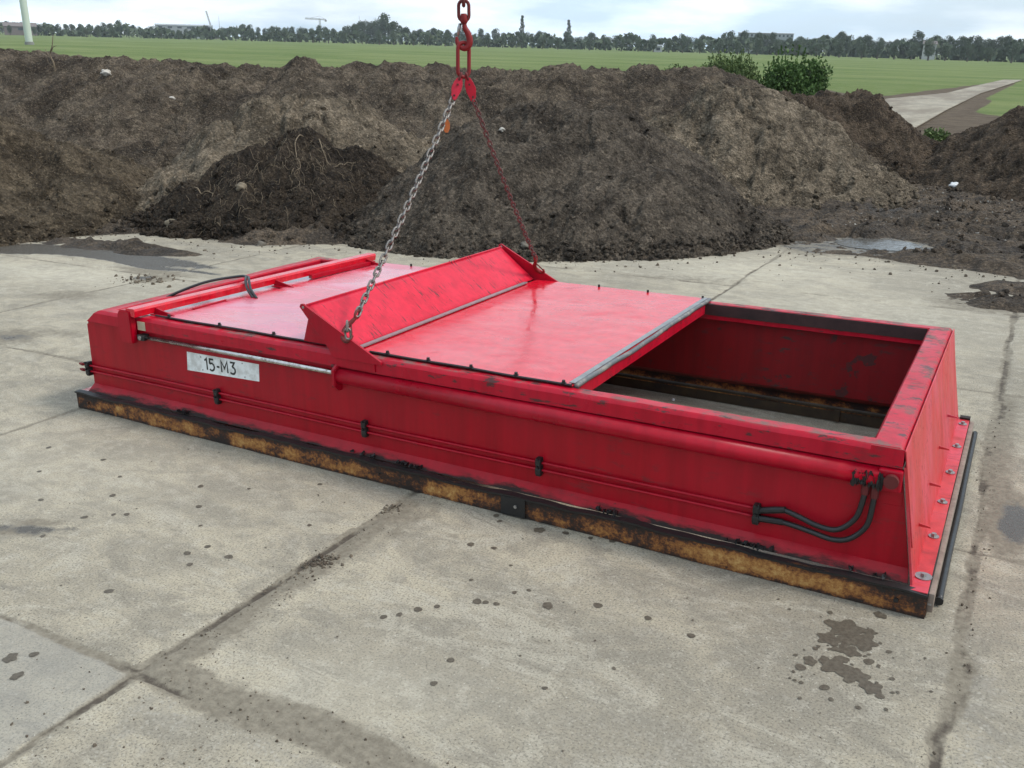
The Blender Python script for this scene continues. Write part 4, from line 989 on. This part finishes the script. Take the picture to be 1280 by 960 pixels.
sl = empty('chain_sling', hp(580, 75)); tag(sl, 'two legged chain sling with red shorteners, hooked to both lifting plates', 'chain sling')
P = [p for p in linkpath(hp(580.5, 74.5), .052, .030, (UPV+RT*.02).normalized(), (RT*.92+FW*.38).normalized())]
child('master_link', tube(B(), P, .0098, 12, True), M['rigred'], sl)
def clutch(a, b, mat, side):
    u = (b-a).normalized(); s_ = u.cross(FW).normalized(); bm = B()
    L_ = (b-a).length
    out_ = [(-.004, .010), (.030, .024), (.065, .026), (.090, .020), (.118, .016), (.126, .004), (.112, -.010), (.098, -.012), (.086, -.020), (.060, -.027), (.030, -.022), (.0, -.012)]
    k = L_/.12
    A = [bm.verts.new(a+u*(p*k)+s_*(q*side)-FW*.010) for p, q in out_]; C_ = [bm.verts.new(a+u*(p*k)+s_*(q*side)+FW*.010) for p, q in out_]
    bm.faces.new(A); bm.faces.new(C_[::-1])
    for i in range(len(A)): bm.faces.new((A[i], A[(i+1) % len(A)], C_[(i+1) % len(A)], C_[i]))
    bmesh.ops.bevel(bm, geom=bm.edges[:], offset=.004, segments=2, affect='EDGES')
    c_ = child('chain_shortener', bm, mat, sl, False)
    child('shortener_eye', tube(B(), linkpath(a-u*.006, .006, .012, u, FW), .0065, 8, True), M['rigdark'], sl)
    bm = B(); cyl(bm, a+u*.035-FW*.018, a+u*.035+FW*.018, .006, 8); bmesh.ops.translate(bm, verts=bm.verts[:], vec=-sl.location); obj('shortener_pin', bm, M['rigdark'], c_)
    bm = B(); cyl(bm, a+u*.098*k-FW*.014, a+u*.098*k+FW*.014, .005, 8); bmesh.ops.translate(bm, verts=bm.verts[:], vec=-sl.location); obj('locking_pin', bm, M['black'], c_)
clutch(hp(576, 97, -.01), hp(567.5, 124, -.03), M['clutch'], 1)
clutch(hp(585, 97, .01), hp(592.5, 127, .03), M['clutch'], -1)
# chain legs
lm = {}
def leg(a, b, mat, key, lab):
    u = (b-a); L_ = u.length; u.normalize(); N_ = int(round(L_/(.0385 if key == 'n' else .033))); pitch = L_/N_
    s0 = u.cross(Vector((1, .2, 0))).normalized(); s1 = u.cross(s0)
    bm = tube(B(), linkpath(Vector((0, 0, 0)), (.0135 if key == 'n' else .0115), (.0120 if key == 'n' else .0095), Vector((0, 0, 1)), Vector((1, 0, 0)), 7), (.0052 if key == 'n' else .0043), 8, True)
    base = obj('chain_link', bm, mat, sl, True); base['label'] = lab
    rl = random.Random(4)
    for i in range(N_+1):
        o = base if i == 0 else base.copy()
        if i: col.objects.link(o); o.parent = sl
        p = a+u*(pitch*i)-Vector((0, 0, .018*math.sin(math.pi*i/N_)))
        roll = math.pi/4+(math.pi/2 if i % 2 else 0)+rl.uniform(-.22, .22)
        w_ = (s0*math.cos(roll)+s1*math.sin(roll)); t_ = u.cross(w_)
        o.matrix_local = Matrix(((w_.x, t_.x, u.x, p.x-sl.location.x), (w_.y, t_.y, u.y, p.y-sl.location.y), (w_.z, t_.z, u.z, p.z-sl.location.z), (0, 0, 0, 1)))
holeN = Vector((2.005, .050, .668)); holeF = Vector((2.045, 1.953, .655))
topN = hp(566.5, 126, -.032); topF = hp(593, 129, .032)
def sling_hook(hole, top, mat):
    u = (top-hole).normalized(); s_ = (Vector((-1, 0, 0))-u*u.dot(Vector((-1, 0, 0)))).normalized(); o_ = u.cross(s_)
    q = [(.128, .0), (.11, .006), (.082, .020), (.055, .030), (.025, .028), (.002, .012), (-.004, -.008), (.010, -.022), (.030, -.024)]
    P = smoothpath([hole+u*a+s_*b for a, b in q], 4); n = len(P)
    child('sling_hook', tube(B(), P, [.0075+.0055*math.sin(math.pi*min(1, i/n*1.1)) for i in range(n)], 10), mat, sl)
    child('hook_eye', tube(B(), linkpath(hole+u*.138, .006, .013, u, o_), .0065, 8, True), mat, sl)
    child('hook_latch', tube(B(), [hole+u*.088+s_*.012, hole+u*.03-s_*.020], .004, 6), M['rigdark'], sl)
    return hole+u*.152
eN = sling_hook(holeN, topN, M['hookbrown']); eF = sling_hook(holeF, topF, M['rigred'])
leg(topN, eN, M['chain'], 'n', 'bare grey link of the near chain leg'); leg(topF, eF, M['chainred'], 'f', 'rusty red link of the far chain leg')
# bit of spare chain hanging beside the near hook
for k in range(2):
    c_ = holeN+Vector((.030, -.018, .075-.036*k)); child('chain_link', tube(B(), linkpath(c_, .0135, .0120, UPV, RT if k % 2 else FW, 7), .0052, 8, True), M['chain'], sl)
child('tag_ring', tube(B(), linkpath(hp(561, 142, -.03), .010, .011, UPV, RT), .003, 6, True), M['chain'], sl)
bm = B(); c_ = hp(558.5, 158, -.03); A = []
for i in range(8): a = 2*math.pi*(i+.5)/8; A.append((math.cos(a)*.019, math.sin(a)*.036))
F_ = [bm.verts.new(c_+RT*x_+UPV*z_-FW*.0015) for x_, z_ in A]; K_ = [bm.verts.new(c_+RT*x_+UPV*z_+FW*.0015) for x_, z_ in A]
bm.faces.new(F_); bm.faces.new(K_[::-1])
for i in range(8): bm.faces.new((F_[i], F_[(i+1) % 8], K_[(i+1) % 8], K_[i]))
child('sling_tag', bm, M['orange'], sl, False, 'orange sling tag')

# carry everything modelled in the yard frame into the level world
for o in NEAR: o.matrix_world = TILT @ (Matrix.Translation(o.location) if o.type == 'EMPTY' or o.location.length else Matrix())

# ------------------------------------------------------------------ haze over the fields
bm = B(); box(bm, -900, 700, -60, 1050, -30, 60)
hm = bpy.data.materials.new('haze_air'); hm.use_nodes = True; hn = hm.node_tree; hn.nodes.remove(hn.nodes['Principled BSDF'])
pv = hn.nodes.new('ShaderNodeVolumePrincipled'); pv.inputs['Color'].default_value = (.86, .92, 1, 1); pv.inputs['Density'].default_value = .00019; pv.inputs['Anisotropy'].default_value = .2
hn.links.new(pv.outputs[0], hn.nodes['Material Output'].inputs['Volume'])
hz = obj('haze', bm, hm); tag(hz, None, kind='stuff', near=False)

# ------------------------------------------------------------------ far things, level world
def at(px, D):
    """world direction for a picture column at horizontal distance D"""
    d = fw+rt*((px-640)/F_PX)+up*((480-54)/F_PX); h = math.hypot(d.x, d.y); return CAM.x+d.x/h*D, CAM.y+d.y/h*D
def leafmat(name, a, b, c3=None):
    t = NT(name); rn = t.n('NewGeometry').outputs['Random Per Island']
    c = t.ramp(rn, (0.0, a), (.55, b), (1.0, c3 or b)); m_ = t.out(c, .75, spec=.2)
    return m_
def leaves(bm, fn, n, s, rr, long=1.0):
    for _ in range(n):
        p, nr = fn(rr); e = Euler((rr.uniform(0, 6.3), rr.uniform(0, 6.3), rr.uniform(0, 6.3))).to_matrix(); q = s*rr.uniform(.6, 1.3)
        a, b = e @ Vector((q*.5, 0, 0)), e @ Vector((0, q*long*.5, 0))
        bm.faces.new([bm.verts.new(p+v) for v in (-a, -b*1.0, a, b)])
def tree_proto(h, w_, trunk_h, n, s, mat, bark, seed, name, poplar=False):
    rr = random.Random(seed); r_ = empty(name)
    bm = B(); tube(bm, [(0, 0, -.3), (0.05, 0, trunk_h), (.0, .05, h*.6)], [.32, .24, .10], 7)
    for k in range(5):
        a = rr.uniform(0, 6.3); tube(bm, [(0.03, 0, trunk_h), (math.cos(a)*w_*.2, math.sin(a)*w_*.2, trunk_h+(h-trunk_h)*.35), (math.cos(a)*w_*.36, math.sin(a)*w_*.36, trunk_h+(h-trunk_h)*.65)], [.14, .09, .04], 5)
    obj('trunk', bm, bark, r_)
    lobes = []
    for k in range(11):
        z = trunk_h+(h-trunk_h)*rr.uniform(.12, .88); f = math.sin(math.pi*min(1, max(.12, (z-trunk_h)/(h-trunk_h)*.9+.05)))
        a = rr.uniform(0, 6.3); rad = w_*.5*f*rr.uniform(.1, .62)
        lobes.append((Vector((math.cos(a)*rad, math.sin(a)*rad, z)), w_*rr.uniform(.17, .30)))
    if poplar: lobes = [(Vector((rr.uniform(-.3, .3), rr.uniform(-.3, .3), trunk_h+(h-trunk_h)*k/9)), w_*.42*(1-abs(k-3)/11)) for k in range(10)]
    def fn(rr):
        c_, r0 = rr.choice(lobes); v = Vector((rr.gauss(0, 1), rr.gauss(0, 1), rr.gauss(0, 1))).normalized()
        return c_+Vector((v.x, v.y, v.z*.95))*r0*rr.uniform(.6, 1.12), v
    bm = B(); leaves(bm, fn, n, s, rr); obj('crown', bm, mat, r_); return r_
def copy_thing(src):
    r_ = src.copy(); col.objects.link(r_)
    for ch in src.children: c_ = ch.copy(); col.objects.link(c_); c_.parent = r_; c_.matrix_parent_inverse = ch.matrix_parent_inverse.copy()
    return r_
bark = simple('grey_bark', (.10, .085, .065), .9, 0, .4, 3, .02)
wl_m = leafmat('willow_leaves', (.060, .085, .052), (.090, .118, .075), (.125, .15, .10))
dk_m = leafmat('wood_leaves', (.040, .060, .032), (.060, .082, .045), (.085, .108, .060))
WIL = [tree_proto(6.2, 4.6, 1.7, 2600, .27, wl_m, bark, s, 'willow_tree') for s in (1, 2, 3)]
BIG = [tree_proto(h_, w_, 2.0, 2600, .42, dk_m, bark, s, 'broadleaf_tree') for s, h_, w_ in ((11, 9.5, 7.5), (12, 10.5, 7.0), (13, 8.8, 8.5))]
POP = tree_proto(15, 3.6, 1.2, 2200, .4, dk_m, bark, 31, 'poplar_tree', True)
rr = random.Random(5); used = set()
def put(src, px, D, sc, z=ZF, label='', cat='tree', group=None):
    o = src if src not in used and not used.add(src) else copy_thing(src)
    x, y = at(px, D); o.location = (x, y, z); s_ = sc; o.scale = (s_*rr.uniform(.9, 1.1), s_*rr.uniform(.9, 1.1), s_); o.rotation_euler = (0, 0, rr.uniform(0, 6.3))
    tag(o, label, cat, group, near=False); return o
def Dl(px): return 560-(560-318)*px/1280
px = -40
while px < 1330:
    gap = rr.uniform(13, 21)*(1+.45*px/1280)
    if 0 <= px < 120 and rr.random() < .4: px += gap; continue
    put(rr.choice(WIL), px, Dl(px)+rr.uniform(-6, 12), rr.uniform(.72, 1.02)*(1.0 if px > 250 else .85), label='grey green pollard willow in the long row across the far edge of the field', group='willows along the far edge of the field'); px += gap
px = -40
def woodh(px):
    return np.interp(px, [-40, 60, 150, 210, 300, 430, 450, 490, 510, 700, 850, 900, 1000, 1060, 1200, 1330], [.85, .8, 1.0, .75, 1.0, .95, 1.75, 1.7, 1.0, .95, .9, 1.1, 1.05, 1.12, 1.12, 1.05])
while px < 1330:
    D = Dl(px)+rr.choice((70, 110, 160))+rr.uniform(0, 30)
    put(rr.choice(BIG), px, D, float(woodh(px))*rr.uniform(.62, .92)*D/(Dl(px)+100), label='dark green broadleaf tree in the wood rising behind the willow row', group='trees of the wood behind the willows'); px += rr.uniform(6.5, 11)
put(POP, 652, 520, 1.02, label='slender dark poplar standing up just right of the crane hook'); put(POP, 710.5, 560, .98, label='slender poplar topping the trees behind the centre heap')
# dense hedge mass behind
bm = B(); r5 = random.Random(8)
for k in range(5200):
    px_ = r5.uniform(-60, 1350); D = Dl(px_)+r5.uniform(60, 75); x, y = at(px_, D); z = ZF+r5.uniform(0, 1)**.8*(5.2+1.4*math.sin(px_*.05)+1.2*math.sin(px_*.13))
    p = Vector((x, y, z)); e = Euler((r5.uniform(0, 6.3), r5.uniform(0, 6.3), r5.uniform(0, 6.3))).to_matrix(); q = r5.uniform(.7, 1.5)
    a, b = e @ Vector((q, 0, 0)), e @ Vector((0, q, 0)); bm.faces.new([bm.verts.new(p+v) for v in (-a, -b, a, b)])
tag(obj('far_hedge', bm, dk_m), 'dark continuous undergrowth behind the willow row', 'hedge', kind='stuff', near=False)

# bushes behind the heaps
bush_m = leafmat('bush_leaves', (.034, .070, .016), (.060, .112, .028), (.095, .155, .045))
bush_l = leafmat('pale_bush_leaves', (.060, .095, .028), (.095, .135, .045), (.13, .17, .06))
def bush(px, D, w_, h_, base, mat, n, s, label, seed):
    rr = random.Random(seed); x, y = at(px, D); o = empty('bush', (x, y, base)); tag(o, label, 'bush', near=False)
    lob = [(Vector((rr.gauss(0, w_*.22), rr.gauss(0, w_*.2), h_*rr.uniform(.3, .82))), w_*rr.uniform(.15, .25)) for _ in range(24)]
    def fn(rr):
        if rr.random() < .05:      # shoots sticking out of the outline
            a = rr.uniform(0, 6.3); k = rr.uniform(.5, 1.0); t_ = rr.uniform(.6, 1.05); i_ = int(a*6)
            a = i_/6; k = .3+.62*((i_*37 % 11)/11); hh = h_*(1.10-.5*k*k)+.08*((i_*13) % 5)/5
            return Vector((math.cos(a)*w_*.5*k*t_, math.sin(a)*w_*.5*k*t_, hh*t_)), None
        c_, r0 = rr.choice(lob); v = Vector((rr.gauss(0, 1), rr.gauss(0, 1), rr.gauss(0, 1))).normalized()
        return c_+v*r0*rr.uniform(.3, 1.1), v
    bm = B(); leaves(bm, fn, int(n*2.2), s*1.15, rr, .5); obj('foliage', bm, mat, o)
    bm = B()
    for k in range(9):
        a = rr.uniform(0, 6.3); tube(bm, [(0, 0, -.2), (math.cos(a)*w_*.14, math.sin(a)*w_*.14, h_*.4), (math.cos(a)*w_*.3, math.sin(a)*w_*.3, h_*.85)], [.03, .02, .006], 5)
    obj('stem', bm, bark, o)
bush(992, 27.0, 2.0, 2.25, -.35, bush_m, 9000, .085, 'dense dark green bush standing behind the tan heap', 1)
bush(1025, 27.5, .8, 1.5, -.2, bush_l, 1800, .07, 'low pale green shoots at the right foot of the dense bush', 4)
bush(914, 27.5, 1.9, 1.6, .27, bush_l, 6500, .075, 'lighter green low bush left of the dense dark one', 2)
bush(893, 29, .8, 1.3, .35, bush_l, 1200, .07, 'small wispy bush at the far end of the soil bank', 5)
bush(1190, 21.5, .5, .45, .15, bush_l, 900, .06, 'green weed tuft beside the far concrete road', 6)
bush(1273, 19.5, .5, .35, -.05, bush_l, 700, .055, 'green weed tuft on the soil at the right edge', 7)
# far things above the trees
def far_root(name, px, D, label, cat, rotz=None):
    x, y = at(px, D); o = empty(name, (x, y, ZF)); o.rotation_euler = (0, 0, -math.atan2(x-CAM.x, y-CAM.y) if rotz is None else rotz); tag(o, label, cat, near=False); return o
tw = far_root('wind_turbine', 36.7, 188, 'pale green grey tapering mast standing in the field at the far left', 'mast')
bm = B(); tube(bm, [(0, 0, -.5), (0, 0, .8), (0, 0, 20), (0, 0, 48)], [.60, .60, .53, .35], 28); o = obj('mast', bm, M['greypaint'], tw, True)
bm = B(); tube(bm, [(0, 0, -.3), (0, 0, .5)], [.75, .75], 28); obj('foot', bm, M['cranesteel'], tw)
bm = B(); box(bm, -.9, .9, -1.8, 2.2, 47.2, 49, .2); obj('nacelle', bm, M['greypaint'], tw)
for k in range(3):
    bm = B(); tube(bm, [(0, -2.2, 48), (.2, -2.25, 55), (0, -2.3, 66)], [.35, .55, .08], 6)
    bmesh.ops.rotate(bm, cent=(0, -2.2, 48), matrix=Matrix.Rotation(2.094*k+.3, 3, 'Y'), verts=bm.verts[:]); obj('blade', bm, M['greypaint'], tw)
def shed(px, D, w_, h0, h1, label, mats, nwin=0):
    r_ = far_root('far_building', px, D, label, 'building')
    bm = B(); box(bm, -w_/2, w_/2, 0, 14, 0, h0); wl_ = obj('wall', bm, mats[0], r_)
    bm = B(); prism(bm, [(-.4, h0+.02), (7, h1), (14.4, h0+.02)], 'x', -w_/2-.3, w_/2+.3); obj('roof', bm, mats[1], r_)
    for k in range(nwin):
        x0 = -w_/2+w_*(k+.3)/nwin
        for zz in ([h0-1.9] if h0 < 8 else [h0-1.9, h0-5.0]):
            bm = B(); box(bm, x0, x0+w_/nwin*.45, -.12, -.003, zz, zz+1.2); obj('window', bm, M['glass'], r_)
shed(232, 760, 40, 8.6, 9.6, 'long low pale roofed hall above the trees at the left', (M['pale'], M['pale']), 6)
shed(956, 620, 33, 11.4, 11.7, 'long flat grey apartment block above the trees behind the bushes', (M['pale'], M['roof']), 14)
shed(1163, 395, 4.5, 5.4, 6.6, 'small white house between the trees at the right', (M['whitewall'], M['roof']), 2)
shed(28, 600, 16, 4.5, 6.6, 'low house with a dark roof at the far left of the treeline', (M['roof'], M['roof']), 3)
shed(823, 425, 3.6, 2.6, 3.0, 'small pale shed at the foot of the willows right of centre', (M['whitewall'], M['pale']), 1)
def lattice(bm, a, b, w_, r_=.12):
    a = Vector(a); b = Vector(b); d = (b-a); L_ = d.length; d.normalize(); s_ = d.orthogonal().normalized(); t_ = d.cross(s_)
    cs_ = [s_*w_+t_*w_, s_*w_-t_*w_, -s_*w_-t_*w_, -s_*w_+t_*w_]
    for c_ in cs_: tube(bm, [a+c_, b+c_], r_, 4)
    n = int(L_/(w_*2.5))
    for k in range(n):
        for i in range(4): tube(bm, [a+d*(L_*k/n)+cs_[i], a+d*(L_*(k+1)/n)+cs_[(i+1) % 4]], r_*.7, 3)
tc_ = far_root('tower_crane', 401, 950, 'hammerhead tower crane, tiny above the treeline left of the hook', 'crane')
bm = B(); lattice(bm, (0, 0, 0), (0, 0, 19.5), .6, .14); obj('mast', bm, M['cranesteel'], tc_)
bm = B(); lattice(bm, (-13.5, 0, 19.5), (6, 0, 18.9), .45, .12); obj('jib', bm, M['cranesteel'], tc_)
bm = B(); box(bm, 4.5, 6.5, -1, 1, 17.2, 18.6); obj('counterweight', bm, M['cranesteel'], tc_)
bm = B(); tube(bm, [(0, 0, 19.5), (0, 0, 22), (-9, 0, 19.8)], .1, 4); tube(bm, [(0, 0, 22), (5, 0, 19.4)], .1, 4); obj('tie_bar', bm, M['cranesteel'], tc_)
mc = far_root('mobile_crane', 268, 800, 'thin leaning lattice boom of a far mobile crane above the trees', 'crane')
bm = B(); lattice(bm, (0, 0, 2.5), (-4.2, 0, 20), .35, .12); obj('boom', bm, M['cranesteel'], mc)
bm = B(); box(bm, -1.5, 4, -1.4, 1.4, .8, 3.2); obj('cab', bm, M['cranesteel'], mc)
bm = B(); box(bm, -2, 4, -1.8, -1, 0, 1); box(bm, -2, 4, 1, 1.8, 0, 1); obj('crawler_track', bm, M['roof'], mc)
for px_, lab in ((276, 'thin radio mast above the trees left of the tower crane'), (450, 'thin mast beside the rounded clump of tall trees')):
    r_ = far_root('radio_mast', px_, 760, lab, 'mast'); bm = B(); tube(bm, [(0, 0, 0), (0, 0, 19 if px_ > 300 else 16)], [.22, .08], 6); obj('pole', bm, M['cranesteel'], r_)
